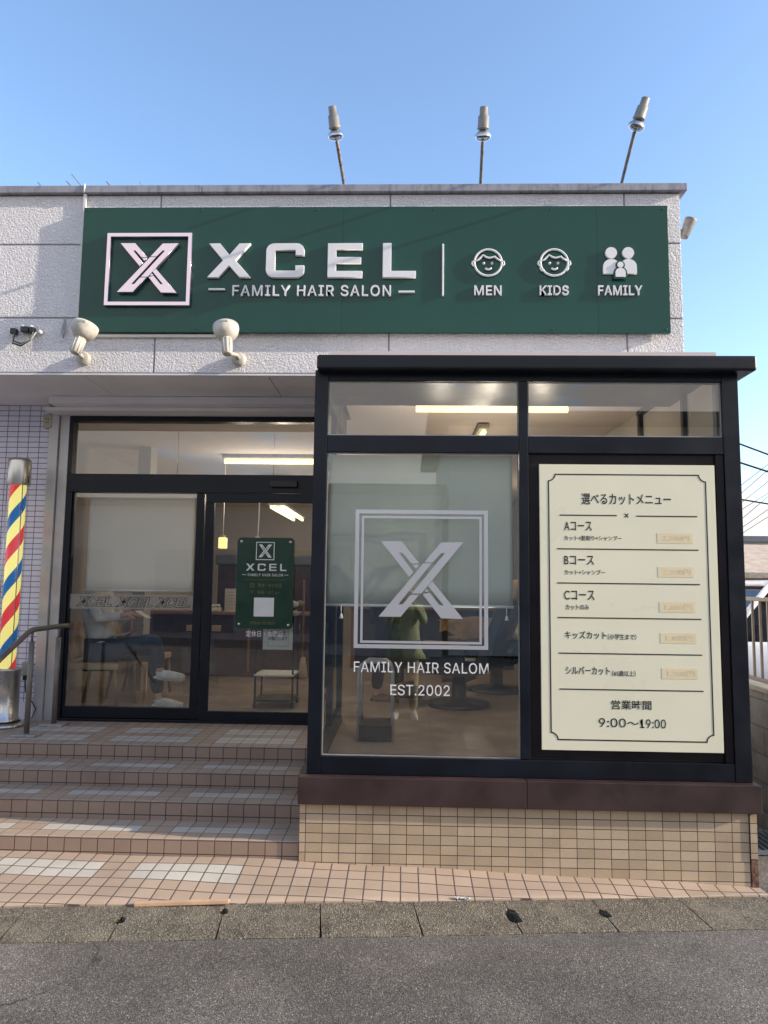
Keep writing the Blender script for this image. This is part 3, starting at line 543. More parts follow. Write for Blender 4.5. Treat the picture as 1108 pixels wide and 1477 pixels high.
# ================================================================== FASCIA SIGN
SG = thing('fascia_sign', (-.28, .82, 3.12), 'long dark green shop sign with raised white letters and face symbols across the facade', 'sign')
m = MB().box(-2.535, -.4973, .785, .822, 3.123, 4.128, 'sign_green', .002).box(-.4967, 1.4447, .785, .822, 3.123, 4.128, 'sign_green', .002).box(1.4453, 1.983, .785, .822, 3.123, 4.128, 'sign_green', .002).box(-2.45, 1.9, .823, .838, 3.2, 4.05, 'dark_frame'); m.build('panel', SG)
for x in (-2.5, -1.6, -.7, .2, 1.1, 1.95):
    for z in (3.15, 4.10): MB().lathe([(0, .006), (.006, .005), (.007, 0)], 'sign_green', (x, .785, z), (0, -1, 0), 10).build('rivet', SG)
yl = .784
EM = MB().mesh(flat(ring(-2.325, -1.665, 3.325, 3.902, .026), .783, .028, .002), 'brushed_silver').build('emblem_frame', SG)
MB().mesh(flat(logo_polys(-2.222, -1.765, 3.420, 3.815), .775, .030, .0015), 'brushed_silver').build('emblem', SG)
wm = wordmark([(-1.532, -1.206), (-1.083, -.793), (-.608, -.346), (-.186, .063)], .783, .024, 3.550, 3.817, .0025)
for w_ in wm: MB().mesh(w_, 'letter_white').build('letter', SG)
m = MB().mesh(text('FAMILY HAIR SALON', -1.339, -.123, 3.403, 3.489, yl, .020, .006, INTER, 1.12), 'letter_white'); m.build('lettering', SG)
m = MB().box(-1.524, -1.398, yl-.022, yl, 3.449, 3.463, 'letter_white', .002).build('dash', SG); MB().box(-.066, .058, yl-.022, yl, 3.430, 3.444, 'letter_white', .002).build('dash', SG)
m = MB().box(.265, .279, yl-.022, yl, 3.404, 3.816, 'letter_white', .003); m.build('divider', SG)
for w_, x0, x1 in (('MEN', .510, .716), ('KIDS', 1.004, 1.222), ('FAMILY', 1.443, 1.773)): MB().mesh(text(w_, x0, x1, 3.411, 3.486, yl, .020, .008, INTER, 1.05), 'letter_white').build('lettering', SG)
def face_icon(cx, cz, kid):
    m = MB(); y = .770; r = .104; w = .0085
    def A(c0, c1, rr, a0, a1, n=20): return [(c0+rr*math.cos(R(a0+(a1-a0)*i/n)), y, c1+rr*math.sin(R(a0+(a1-a0)*i/n))) for i in range(n+1)]
    m.tube(A(cx, cz, r, 0, 360, 48)[:-1], w, 'letter_white', 8, True)
    hx = lambda u, v: (cx+u*r, y-.001, cz+v*r)
    m.tube([hx(-.97, .10), hx(-.70, .22), hx(-.52, .40), hx(-.36, .56), hx(-.12, .40), hx(.10, .34), hx(.34, .40), hx(.50, .44), hx(.66, .28), hx(.95, .12)], w*.9, 'letter_white', 8)
    for s in (-1, 1):
        m.tube([hx(s*.98, .12), hx(s*1.14, .06), hx(s*1.18, -.10), hx(s*1.08, -.24), hx(s*.95, -.24)], w*.85, 'letter_white', 8)
        m.lathe([(0, .012), (.009, .010), (.011, 0)], 'letter_white', (cx+s*.30*r, .785, cz), (0, -1, 0), 14)
        if kid: m.tube([hx(s*.98, -.26), hx(s*1.02, -.46), hx(s*.90, -.62), hx(s*.72, -.60)], w*.85, 'letter_white', 8)
    m.tube([hx(-.20, -.42), hx(-.10, -.52), hx(.04, -.54), hx(.18, -.47), hx(.22, -.40)], w*.9, 'letter_white', 8)
    return m.build('face_symbol', SG)
face_icon(.615, 3.668, False); face_icon(1.115, 3.668, True)
m = MB()
def figure(cx, zb, hw, h, hr, hz):
    pts = [(cx-hw, zb), (cx+hw, zb), (cx+hw, zb+h*.5)] + [(cx+hw*math.cos(R(t)), zb+h*.5+h*.5*math.sin(R(t))) for t in range(15, 180, 15)] + [(cx-hw, zb+h*.5)]
    m.mesh(flat([pts], .784, .02), 'letter_white'); m.mesh(flat([[(cx+hr*math.cos(R(t)), hz+hr*math.sin(R(t))) for t in range(0, 360, 15)]], .784, .02), 'letter_white')
figure(1.545, 3.578, .062, .115, .044, 3.743); figure(1.673, 3.578, .062, .115, .044, 3.743)
m.build('couple_symbol', SG); m = MB()
def figure2(cx, zb, hw, h, hr, hz, y, mat, g):
    pts = [(cx-hw-g, zb-g), (cx+hw+g, zb-g), (cx+hw+g, zb+h*.5)] + [(cx+(hw+g)*math.cos(R(t)), zb+h*.5+(h*.5+g)*math.sin(R(t))) for t in range(15, 180, 15)] + [(cx-hw-g, zb+h*.5)]
    m.mesh(flat([pts], y, .006), mat); m.mesh(flat([[(cx+(hr+g)*math.cos(R(t)), hz+(hr+g)*math.sin(R(t))) for t in range(0, 360, 15)]], y-.0003, .006), mat)
figure2(1.609, 3.545, .040, .075, .024, 3.643, .765, 'sign_green', .011); figure2(1.609, 3.548, .038, .070, .023, 3.643, .758, 'letter_white', 0)
m.build('child_symbol', SG)

# ---- cable duct beside and under the sign
m = MB().box(-2.562, -2.538, .815, .838, 3.06, 4.262, 'white_plastic', .003).box(-2.538, -1.36, .812, .838, 3.095, 3.118, 'white_plastic', .003).tube([(-2.55, .80, 4.33), (-2.545, .792, 4.30), (-2.555, .80, 4.262)], .006, 'white_plastic', 8)
tag(m.build('cable_duct'), 'white plastic cable duct running down beside and under the green sign', 'cable duct')

# ================================================================== LAMPS ON THE ROOF
def roof_lamp(armm, base, bulbc, sock, label):
    t = thing('roof_spotlight', base, label, 'spotlight', 'reflector lamps on leaning arms above the parapet')
    b0, c, s = Vector(base), Vector(bulbc), Vector(sock); ax = (c-s).normalized()      # socket -> bulb front
    m = MB().tube([b0, b0.lerp(c, .5)+Vector((0, 0, .004)), c+ax*(-.01)], .0125, armm, 10); m.lathe([(0, 0), (.03, 0), (.03, .012), (.014, .02)], armm, base, (0, 0, 1), 12); m.build('arm', t)
    o = s + ax*.055
    m = MB().lathe([(0, 0), (.025, 0), (.029, .005), (.029, .054), (.038, .06), (.040, .128), (.043, .132), (.043, .144), (.023, .148)], 'lamp_socket', o, ax, 24); k = m.build('socket', t)
    m = MB().lathe([(.02, .146), (.03, .152), (.055, .176), (.059, .190)], 'steel', o, ax, 28).lathe([(.059, .190), (.059, .194), (.049, .211), (.028, .221), (0, .224)], 'bulb_glass', o, ax, 28); m.build('bulb', t)
    return t
roof_lamp('rusty_arm', (-.499, .93, 4.32), (-.525, .36, 4.44), (-.552, .26, 4.650), 'grey reflector lamp on a rusty leaning arm, above the letters on the parapet')
roof_lamp('grey_arm', (.572, .93, 4.32), (.533, .36, 4.435), (.531, .26, 4.640), 'grey reflector lamp on an upright grey arm, above the man symbol')
roof_lamp('grey_arm', (1.668, .93, 4.32), (1.612, .36, 4.465), (1.685, .27, 4.700), 'grey reflector lamp tilted left on a leaning arm at the right end of the parapet')
def wall_flood(mount, headb, ax, label):
    t = thing('floodlight', mount, label, 'floodlight', 'cream floodlights under the green sign')
    p = Vector(mount); h = Vector(headb); ax = Vector(ax).normalized()
    m = MB().lathe([(0, .042), (.040, .04), (.052, .032), (.055, .0)], 'cream_plastic', p, (0, -1, 0), 24)
    for k in range(3): m.lathe([(0, .003), (.006, .003), (.006, 0)], 'black_plastic', (p.x+.036*math.cos(k*2.1+.6), p.y-.037, p.z+.036*math.sin(k*2.1+.6)), (0, -1, 0), 8)
    m.build('mount', t)
    nb = h-ax*.135
    MB().tube([p+Vector((0, -.03, 0)), p+Vector((0, -.085, .012)), nb+ax*.01], [.017, .016, .014], 'cream_plastic', 12).build('knuckle', t)
    m = MB().lathe([(0, 0), (.030, .0), (.036, .008), (.040, .135), (.02, .14)], 'cream_plastic', nb, ax, 20)
    q = ax.to_track_quat('Z', 'Y')
    for k in range(10):
        d = q @ Vector((math.cos(k*.628)*.038, math.sin(k*.628)*.038, 0)); m.tube([nb+d*.95+ax*.01, nb+d*1.04+ax*.125], .0045, 'cream_plastic', 6)
    m.build('neck', t)
    m = MB().lathe([(.035, -.006), (.062, .005), (.088, .045), (.096, .085), (.094, .108), (.088, .108), (.084, .09), (.05, .05), (0, .045)], 'cream_plastic', h, ax, 32); hd = m.build('lamp_head', t)
    e = q.inverted() @ Vector((.15, -1, 0)); ang = math.atan2(e.y, e.x)
    d = q @ Vector((math.cos(ang), math.sin(ang), 0))
    m = MB(); c = h + d*.0945 + ax*.088; sd = ax.cross(d)
    m.prism([(-.022, -.008), (.022, -.008), (.022, .008), (-.022, .008)], -.002, .002, 'grey_plastic', 'XZ')
    for v in m.bm.verts: v.co = c + sd*v.co.x + d*v.co.y + ax*v.co.z
    m.build('label_plate', hd)
    return t
wall_flood((-2.492, .838, 2.925), (-2.405, .58, 3.005), (.20, .22, .95), 'cream floodlight below the left corner of the green sign, next to the white duct')
wall_flood((-1.285, .838, 2.922), (-1.322, .58, 3.000), (-.14, .24, .95), 'cream floodlight under the wordmark of the sign, head tilted left')
t = thing('cable_bundle', (-2.95, .838, 3.13), 'tangle of black connectors and cables on the wall, left end', 'cables')
m = MB()
for x, z, sx, mt in ((-3.045, 3.135, .022, 'black_plastic'), (-2.955, 3.150, .03, 'black_plastic'), (-2.90, 3.145, .016, 'black_plastic')): MB().box(x-sx, x+sx, .79, .836, z-.022, z+.022, mt, .006).build('connector', t)
m = MB()
for k in range(4): m.tube([(-3.045+.005*k, .80, 3.115), (-3.03, .79-.004*k, 3.06-.01*k), (-2.97, .785, 3.035-.008*k), (-2.90, .79, 3.06), (-2.865-.01*k, .80, 3.125)], .006, 'black_plastic' if k % 2 else 'grey_plastic', 8)
m.build('cable', t)
for x, z in ((-2.985, 3.175), (-2.915, 3.175), (-2.845, 3.135)): MB().lathe([(0, .03), (.016, .03), (.016, 0)], 'white_plastic', (x, .838, z), (0, -1, 0), 14).build('clip', t)
m = MB()
for k in range(3): m.tube([(-2.655, .83, 3.26), (-2.66+.006*k, .815, 3.20), (-2.672+.012*k, .81, 3.13), (-2.655, .812, 3.085), (-2.640-.004*k, .815, 3.14), (-2.65, .82, 3.19), (-2.655, .83, 3.26)], .0042, 'grey_plastic', 6)
m.ball((-2.672, .82, 3.07), .010, 'white_plastic', 10); m.ball((-2.655, .825, 3.205), .010, 'white_plastic', 10)
tag(m.build('wire_loop'), 'thin grey wire tied in a loop on the wall beside the white duct', 'wire')
t = thing('pipe_lamp', (2.10, 1.15, 4.05), 'weathered grey cylindrical lamp fixed to the right side wall', 'wall lamp')
MB().lathe([(0, 0), (.030, 0), (.033, .008), (.046, .14), (.048, .15), (.038, .15), (.034, .04), (0, .04)], 'pipe_grey', (2.165, .95, 3.955), (.36, -.1, .93), 24).build('housing', t)
MB().tube([(2.098, .95, 4.0), (2.17, .95, 4.0)], .02, 'pipe_grey', 12).build('bracket', t)
t = thing('tv_antenna', (-4.3, 3.2, 4.0), 'thin grey TV antenna rods poking above the parapet at the left', 'antenna')
m = MB().tube([(-4.6, 3.6, 4.0), (-4.6, 3.6, 5.5)], .018, 'aluminium', 8); m.build('mast', t)
m = MB().tube([(-4.75, 3.05, 5.40), (-2.7, 3.15, 5.50)], .012, 'aluminium', 8); m.build('boom', t)
m = MB()
for x, dz, r in ((-4.08, .235, .006), (-3.70, .33, .006), (-3.755, .25, .008), (-3.30, .24, .007), (-3.12, .16, .004), (-2.93, .235, .005)):
    m.tube([(x-.075, 3.0, 5.42+dz), (x+.22, 3.2, 5.20+dz*.6)], r, 'zinc_plate' if r > .005 else 'aluminium', 6)
m.build('element', t)

# ================================================================== LEFT SIDE: BARBER POLE, RAIL, SOCKETS
t = thing('barber_pole', (-3.345, 1.55, 0.), 'standing barber pole with red, yellow and blue stripes under a steel cap', 'barber pole')
px_, py_ = -3.345, 1.55
MB().lathe([(0, 0), (.175, 0), (.178, .012), (.172, .03), (.13, .034)], 'steel', (px_, py_, 0), seg=40).build('foot_plate', t)
MB().lathe([(.10, .034), (.118, .034), (.118, .06), (.110, .065), (.110, .455), (.118, .46), (.118, .475), (.05, .476)], 'steel', (px_, py_, 0), seg=40).build('base_drum', t)
MB().lathe([(.086, .476), (.086, 2.035)], 'acrylic', (px_, py_, 0), seg=40).build('clear_tube', t)
cyl = MB().lathe([(0, .476), (.066, .476), (.066, 2.03), (0, 2.03)], 'barber_stripe', (px_, py_, 0), seg=40).build('striped_cylinder', t)
MB().lathe([(.06, 2.03), (.093, 2.03), (.095, 2.036), (.095, 2.235), (.088, 2.258), (.06, 2.268), (0, 2.272)], 'steel', (px_, py_, 0), seg=40).build('cap', t)
m = MB()
for sx in (-.074, .062): m.tube([(px_+sx, py_-.045, .47), (px_+sx, py_-.045, 2.04)], .004, 'steel', 8)
m.build('stay_rod', t)
t = thing('handrail', (-2.95, 1.1, 0), 'bronze grey pipe handrail with two posts beside the entrance steps', 'handrail')
MB().tube([(-2.95, -.35, .02), (-2.95, .74, .640), (-2.95, 1.10, .800), (-2.948, 1.15, .820), (-2.945, 1.20, .826), (-2.935, 1.62, .828), (-2.93, 1.735, .826)], .021, 'rail_pipe', 16).build('rail', t)
for x, y in ((-2.949, 1.178), (-2.935, 1.587)):
    p = MB().tube([(x, y, .02), (x, y, .735)], .021, 'rail_pipe', 16).tube([(x, y, .73), (x, y, .78), (x, y, .81)], [.010, .010, .014], 'rail_pipe', 10).build('post', t)
    MB().box(x-.10, x+.10, y-.06, y+.06, .0, .022, 'zinc_plate', .006).build('foot_plate', p)
p = MB().tube([(-2.95, -.02, -.33), (-2.95, -.02, .20)], .021, 'rail_pipe', 16).build('post', t)
t = thing('outlet_box', (-3.25, 1.84, 2.6), 'small beige outlet box with a short conduit under the soffit', 'outlet')
MB().box(-3.292, -3.212, 1.792, 1.848, 2.59, 2.715, 'beige_plastic', .006).build('case', t)
m = MB()
for z in (2.635, 2.665): m.box(-3.262, -3.256, 1.790, 1.792, z, z+.012, 'black_plastic').box(-3.246, -3.240, 1.790, 1.792, z, z+.012, 'black_plastic')
m.build('slot', t)
MB().tube([(-3.25, 1.82, 2.715), (-3.25, 1.82, 2.81)], .014, 'white_plastic', 12).build('conduit', t)
t = thing('wall_socket', (-3.31, 1.84, .42), 'weatherproof grey socket with a black plug and cord behind the handrail', 'socket')
MB().box(-3.352, -3.282, 1.79, 1.848, .375, .500, 'grey_plastic', .012).build('cover', t)
MB().box(-3.325, -3.295, 1.77, 1.80, .345, .385, 'black_plastic', .006).build('plug', t); MB().box(-3.405, -3.375, 1.74, 1.80, .26, .30, 'black_plastic', .006).build('plug', t)
MB().tube([(-3.31, 1.79, .35), (-3.30, 1.79, .25), (-3.245, 1.79, .17), (-3.20, 1.79, .10), (-3.215, 1.76, .03), (-3.30, 1.70, .012), (-3.36, 1.65, .012)], .005, 'black_plastic', 8).build('cord', t)

# ================================================================== MENU BOARD
t = thing('menu_board', (1.38, .02, .24), 'tall cream price board with black Japanese lettering in the right bay panel', 'menu board')
MB().box(.842, 1.930, .001, .0215, .236, 1.986, 'cream_board', .0015).build('board', t)
yb = .0004
def fr_(x0, x1, z0, z1, r, w):
    def path(g):
        X0, X1, Z0, Z1, q = x0+g, x1-g, z0+g, z1-g, r
        o = []
        for cx, cz, a0 in ((x0, z0, 90), (x1, z0, 180), (x1, z1, 270), (x0, z1, 0)):
            seg = [(cx+(q+g)*math.cos(R(a0-90*i/8)), cz+(q+g)*math.sin(R(a0-90*i/8))) for i in range(9)]
            o += [(min(max(u, X0), X1), min(max(v, Z0), Z1)) for u, v in seg]
        return o
    return [path(0), path(w)]
m = MB().mesh(flat(fr_(.895, 1.876, .295, 1.926, .042, .0075), yb, .0008), 'ink')
lw = .0035
for x0, x1, z in ((.966, 1.320, 1.665), (1.440, 1.815, 1.663), (.948, 1.817, 1.4545), (.946, 1.818, 1.243), (.947, 1.820, 1.031), (.950, 1.818, .815), (.951, 1.819, .599)): m.box(x0, x1, yb-.0008, yb, z-lw, z+lw, 'ink')
m.build('border', t)
m = MB()
for s_, x0, x1, z0, z1, bo in (('選べるカットメニュー', 1.104, 1.656, 1.733, 1.803, .009), ('Aコース', .994, 1.164, 1.568, 1.625, .009), ('カット+髭剃り+シャンプー', .993, 1.347, 1.507, 1.538, .005), ('Bコース', .991, 1.174, 1.356, 1.413, .009), ('カット+シャンプー', .992, 1.241, 1.294, 1.326, .005),
    ('Cコース', .988, 1.174, 1.139, 1.198, .009), ('カットのみ', .996, 1.139, 1.079, 1.112, .005), ('キッズカット', .989, 1.242, .903, .950, .009), ('（小学生まで）', 1.251, 1.423, .901, .936, .006), ('シルバーカット', .991, 1.259, .687, .736, .009), ('（65歳以上）', 1.272, 1.414, .681, .715, .006),
    ('営業時間', 1.264, 1.505, .483, .538, .009), ('～', 1.357, 1.425, .393, .411, .006), ('×', 1.366, 1.394, 1.652, 1.680, .01)):
    MB().mesh(text(s_, x0, x1, z0, z1, yb, .0008, bo), 'ink').build('lettering', t)
MB().mesh(text('9:00', 1.187, 1.349, .377, .430, yb, .0008, .004, INTER), 'ink').build('lettering', t); MB().mesh(text('19:00', 1.434, 1.589, .375, .428, yb, .0008, .004, INTER), 'ink').build('lettering', t)
for x, z, pr in ((1.566, 1.495, '2,700円'), (1.565, 1.286, '2,200円'), (1.568, 1.071, '1,600円'), (1.569, .883, '1,400円'), (1.572, .670, '1,200円')):
    p = MB().box(x, x+.217, yb-.0006, yb-.0001, z, z+.063, 'tape').build('price_tape', t); MB().mesh(text(pr, x+.035, x+.20, z+.014, z+.050, yb-.0007, .0006, .004), 'tape_ink').build('lettering', p)

# ================================================================== DOOR SIGN, NOTICE
t = thing('door_sign', (-1.22, 1.79, .82), 'dark green plaque with white emblem and gold lettering hanging on the glass door', 'sign')
def rrect(x0, x1, z0, z1, r): return [(cx+r*math.cos(R(a+15*i)), cz+r*math.sin(R(a+15*i))) for cx, cz, a in ((x1-r, z1-r, 0), (x0+r, z1-r, 90), (x0+r, z0+r, 180), (x1-r, z0+r, 270)) for i in range(7)]
MB().mesh(flat([rrect(-1.472, -.970, .820, 1.612, .035)], 1.780, .010, .001), 'door_sign_green').build('plaque', t)
ys_ = 1.7682
m = MB().mesh(flat(ring(-1.307, -1.144, 1.416, 1.575, .007), ys_, .001), 'vinyl_white').mesh(flat(logo_polys(-1.285, -1.166, 1.438, 1.553), ys_, .001), 'vinyl_white'); m.build('emblem', t)
m = MB()
for w_ in wordmark([(-1.392, -1.316), (-1.288, -1.218), (-1.186, -1.122), (-1.09, -1.034)], ys_, .001, 1.322, 1.384): m.mesh(w_, 'vinyl_white')
MB().mesh(text('FAMILY HAIR SALON', -1.373, -1.063, 1.274, 1.297, ys_, .0008, .008, INTER, 1.1), 'vinyl_white').build('lettering', t); m.box(-1.422, -1.388, ys_-.0008, ys_, 1.284, 1.288, 'vinyl_white').box(-1.05, -1.016, ys_-.0008, ys_, 1.284, 1.288, 'vinyl_white'); m.build('lettering', t)
for q in (text('受付・待ち状況', -1.282, -1.072, 1.178, 1.212, ys_, .0008, .008), text('料金・メニュー', -1.282, -1.082, 1.118, 1.150, ys_, .0008, .008), text('Official Website', -1.342, -1.118, .856, .884, ys_, .0008, .004, INTER)): MB().mesh(q, 'gold_ink').build('gold_lettering', t)
m = MB().box(-1.40, -1.04, ys_-.0008, ys_, 1.242, 1.2445, 'gold_ink')
m.mesh(flat(ring(-1.352, -1.312, 1.176, 1.214, .004), ys_, .0008), 'gold_ink')
for z in (1.186, 1.195, 1.204): m.box(-1.344, -1.320, ys_-.0008, ys_, z, z+.003, 'gold_ink')
m.tube([(-1.345, ys_, 1.150), (-1.328, ys_, 1.122)], .0025, 'gold_ink', 6).tube([(-1.322, ys_, 1.150), (-1.339, ys_, 1.122)], .0025, 'gold_ink', 6); m.build('gold_symbol', t)
MB().mesh(flat([rrect(-1.312, -1.136, .924, 1.088, .006)], ys_, .001), 'vinyl_white').build('white_patch', t)
m = MB()
for x, z in ((-1.437, 1.578), (-1.005, 1.576), (-1.437, .856), (-1.005, .853)): m.lathe([(0, .008), (.009, .007), (.0135, .003), (.0135, 0)], 'steel', (x, 1.769, z), (0, -1, 0), 18)
m.build('screw', t)
m = MB().tube([(-1.30, 1.79, 1.61), (-1.296, 1.795, 1.78), (-1.295, 1.798, 1.925)], .0055, 'white_rod', 8).box(-1.32, -1.28, 1.782, 1.796, 1.612, 1.622, 'white_rod', .002); m.build('cord', t)
t = thing('door_notice', (-1.1, 1.83, .63), 'white framed paper notice behind the glass below the green plaque', 'notice')
MB().box(-1.236, -.974, 1.828, 1.833, .636, .862, 'paper', .001).build('sheet', t)
MB().mesh(flat(ring(-1.196, -1.010, .665, .84, .004), 1.827, .0008), 'grey_print').build('border', t)
for q in (text('先に受付を', -1.172, -1.035, .765, .800, 1.827, .0008, .01), text('お願いします', -1.186, -1.02, .715, .752, 1.827, .0008, .01)): MB().mesh(q, 'ink').build('lettering', t)

# ================================================================== INSIDE
def blind(x0, x1, zb, y, label, mt='blind_cloth', nseg=40):
    t = thing('roller_blind', ((x0+x1)/2, y, zb), label, 'blind', 'white roller blinds behind the windows')
    m = MB(); b = bmesh.new(); g = []
    for i in range(nseg+1):
        x = x0+(x1-x0)*i/nseg; row = []
        for j in range(9):
            zz = zb+(2.05-zb)*j/8; row.append(b.verts.new((x, y+.004*math.sin(i*.55+j*.5)*(1-j/9)+.003*math.sin(i*.21), zz)))
        g.append(row)
    fs = [b.faces.new((g[i][j], g[i+1][j], g[i+1][j+1], g[i][j+1])) for i in range(nseg) for j in range(8)]
    bmesh.ops.solidify(b, geom=fs, thickness=.0012); m.merge(b, mt, True); m.build('cloth', t)
    MB().tube([(x0-.004, y, zb-.004), (x1+.004, y, zb-.004)], .009, 'white_rod', 10).build('bottom_bar', t)
    return t
t = blind(-.492, .684, 1.092, .075, 'white roller blind half lowered behind the big emblem window')
m = MB()
for x in (-.398, .640):
    m.tube([(x, .062, 1.09), (x+.002, .060, 1.03)], .0025, 'white_rod', 6); m.lathe([(0, .03), (.005, .028), (.013, 0), (0, 0)], 'white_rod', (x+.002, .06, 1.005), seg=10)
m.build('pull_cord', t)
blind(-2.905, -1.925, 1.135, 1.98, 'white roller blind behind the fixed left pane of the entrance', 'blind_white')
def tube_fixture(x0, x1, y, z, mat, label, along='X', r=.016, n=1, power=8.5):
    L_ = x1-x0; t = thing('ceiling_lamp', (x0 if along == 'X' else y, y if along == 'X' else x0, z), label, 'ceiling lamp', 'fluorescent lamps on the salon ceiling')
    def W(u, w, q): return (u, y+w, q) if along == 'X' else (y+w, u, q)
    def boxW(mm, u0, u1, w0, w1, q0, q1, mt, bev=0):
        a_, b_ = W(u0, w0, q0), W(u1, w1, q1); mm.box(min(a_[0], b_[0]), max(a_[0], b_[0]), min(a_[1], b_[1]), max(a_[1], b_[1]), q0, q1, mt, bev)
    m = MB(); boxW(m, x0, x1, -.05 if n == 1 else -.12, .05 if n == 1 else .12, z-.045, z, 'white_plastic' if n > 1 else 'zinc_plate', .006); m.build('housing', t)
    for q in (.18, .5, .82):
        ld = bpy.data.lights.new('lamp_light', 'POINT'); ld.energy = power/3; ld.color = (1, .84, .66); ld.shadow_soft_size = .06
        lo = bpy.data.objects.new('lamp_light', ld); COL.objects.link(lo); lo.parent = t; lo.location = Vector(W(x0+L_*q, 0, z-.5)) - t.location
    for k in range(n):
        w = 0 if n == 1 else (-.075 if k == 0 else .075)
        MB().tube([W(x0+.02, w, z-.045-r-.006), W(x1-.02, w, z-.045-r-.006)], r, mat, 12).build('tube', t)
    return t
tube_fixture(.06, 1.31, 1.15, 2.70, 'tube_light', 'long warm fluorescent lamp near the ceiling behind the bay transom', r=.026)
tube_fixture(-2.16, -.80, 3.8, 2.72, 'tube_light', 'long warm fluorescent lamp behind the entrance transom', r=.03)
tube_fixture(2.0, 2.7, .72, 2.70, 'tube_small', 'warm fluorescent lamp seen end on in the middle of the bay ceiling', 'Y', .024, 1, 2.5)
tf = tube_fixture(5.6, 7.7, -1.84, 2.36, 'tube_cool', 'twin tube fluorescent lamp seen above the green door plaque', 'Y', .022, 2)
for y in (5.9, 7.4): MB().tube([(-1.84, y, 2.36), (-1.84, y, 2.72)], .008, 'zinc_plate', 8).build('hanger', tf)
tube_fixture(5.4, 6.6, .9, 2.72, 'tube_cool', 'twin tube fluorescent lamp over the wash basins', 'Y', .02, 2)
t = thing('downlight', (-3.09, 3.8, 2.71), 'round warm downlight in the ceiling behind the entrance transom', 'downlight'); m = MB().lathe([(0, 0), (.07, 0), (.07, .008)], 'downlight_glow', (-3.05, 3.75, 2.708), seg=24); m.build('lens', t); MB().lathe([(.072, -.004), (.09, -.002), (.09, .012), (.072, .012)], 'white_plastic', (-3.05, 3.75, 2.706), seg=24).build('rim', t)
t = thing('pendant_lamp', (-2.18, 4.0, 1.61), 'small glowing square pendant lamp hanging left of the door plaque', 'pendant lamp')
MB().box(-2.225, -2.135, 3.955, 4.045, 1.615, 1.745, 'pendant_glow', .01).build('shade', t); MB().tube([(-2.18, 4.0, 1.745), (-2.18, 4.0, 2.72)], .006, 'white_rod', 8).build('cord', t); MB().box(-2.205, -2.155, 3.975, 4.025, 1.746, 1.775, 'zinc_plate', .004).build('holder', t)
t = thing('reception_counter', (-1.9, 4.7, .03), 'dark brown reception counter with a pale wood top inside the entrance', 'counter')
MB().box(-3.4, -1.2, 4.62, 5.1, .031, .80, 'dark_wood', .004).build('front_panel', t); MB().box(-3.42, -1.18, 4.56, 5.15, .801, .835, 'wood', .005).build('top', t)
MB().box(-1.98, -1.95, 4.612, 4.62, .08, .78, 'wood', .002).build('trim', t)
t = thing('wall_cabinet', (-2, 5.6, .04), 'tall dark cabinet with a blue grey top shelf behind the counter', 'cabinet')
MB().box(-2.62, -1.33, 5.5, 5.9, .031, 1.45, 'dark_wood', .005).build('body', t); MB().box(-2.66, -1.29, 5.46, 5.95, 1.452, 1.60, 'blue_grey', .03).build('top_shelf', t)
t = thing('price_list', (-2.2, 4.6, .84), 'sheet of paper with handwriting standing on the counter', 'paper')
MB().box(-2.30, -2.08, 4.66, 4.668, .836, 1.13, 'paper').build('sheet', t); m = MB()
for k in range(6): m.box(-2.28, -2.12-.02*(k % 3), 4.6575, 4.6595, 1.08-.04*k, 1.086-.04*k, 'grey_print')
m.build('handwriting', t)
t = thing('desk_phone', (-2.42, 4.7, .84), 'white telephone on the counter beside the paper', 'telephone')
MB().box(-2.48, -2.36, 4.66, 4.80, .836, .885, 'white_plastic', .015).build('base', t); MB().tube([(-2.47, 4.68, .90), (-2.46, 4.70, .915), (-2.38, 4.70, .915), (-2.37, 4.68, .90)], .016, 'white_plastic', 10).build('handset', t)
t = thing('trolley', (-1.25, 2.6, .03), 'black wheeled trolley with a pale shelf behind the door glass', 'trolley')
MB().box(-1.43, -1.05, 2.42, 2.78, .325, .345, 'white_plastic', .004).build('shelf', t); MB().box(-1.43, -1.05, 2.42, 2.78, .085, .11, 'black_plastic', .004).build('shelf', t); MB().box(-1.44, -1.04, 2.42, 2.78, .90, .925, 'grey_plastic', .004).build('shelf', t)
for x in (-1.42, -1.06):
    for y in (2.44, 2.76):
        l = MB().tube([(x, y, .085), (x, y, .905)], .010, 'black_plastic', 8).build('leg', t); MB().lathe([(0, -.013), (.027, -.013), (.027, .013), (0, .013)], 'black_plastic', (x, y, .058), (1, 0, 0), 16).build('caster', l)
def drape(x0, x1, y0, y1, z, drop, m_, name, label, cat, seed=1, group=None):
    random.seed(seed); m = MB(); b = bmesh.new(); n, k = 26, 14; g = {}
    for i in range(n+1):
        for j in range(k+1):
            u, v = i/n, j/k; e = max(0, .18-v)/.18
            g[i, j] = b.verts.new((x0+(x1-x0)*u + .012*math.sin(9*v+i), y0+(y1-y0)*v - .02*e*math.sin(i*.9)-.012*math.sin(i*1.7)*e, z - drop*e*(.75+.25*math.sin(u*11+seed)) + .012*math.sin(u*8+v*5) + .035*math.sin(math.pi*u)*math.sin(math.pi*v)))
    fs = [b.faces.new((g[i, j], g[i+1, j], g[i+1, j+1], g[i, j+1])) for i in range(n) for j in range(k)]
    bmesh.ops.solidify(b, geom=fs, thickness=.008); m.merge(b, m_, True); o = m.build(name); return tag(o, label, cat, group)
drape(-1.42, -1.08, 2.40, 2.75, .945, .05, 'white_cloth', 'towel', 'white towel heaped on the trolley behind the door', 'towel', 2)
random.seed(9); m = MB()
for k in range(7): m.ball((-1.30+.045*k, 2.6+random.uniform(-.06, .06), 1.0+random.uniform(-.015, .05)), .045, 'white_cloth' if k % 2 else 'tan_cloth', 10, (1, .8, .7))
tag(m.build('towel_pile'), 'pile of rolled pale towels on the trolley top', 'towels')
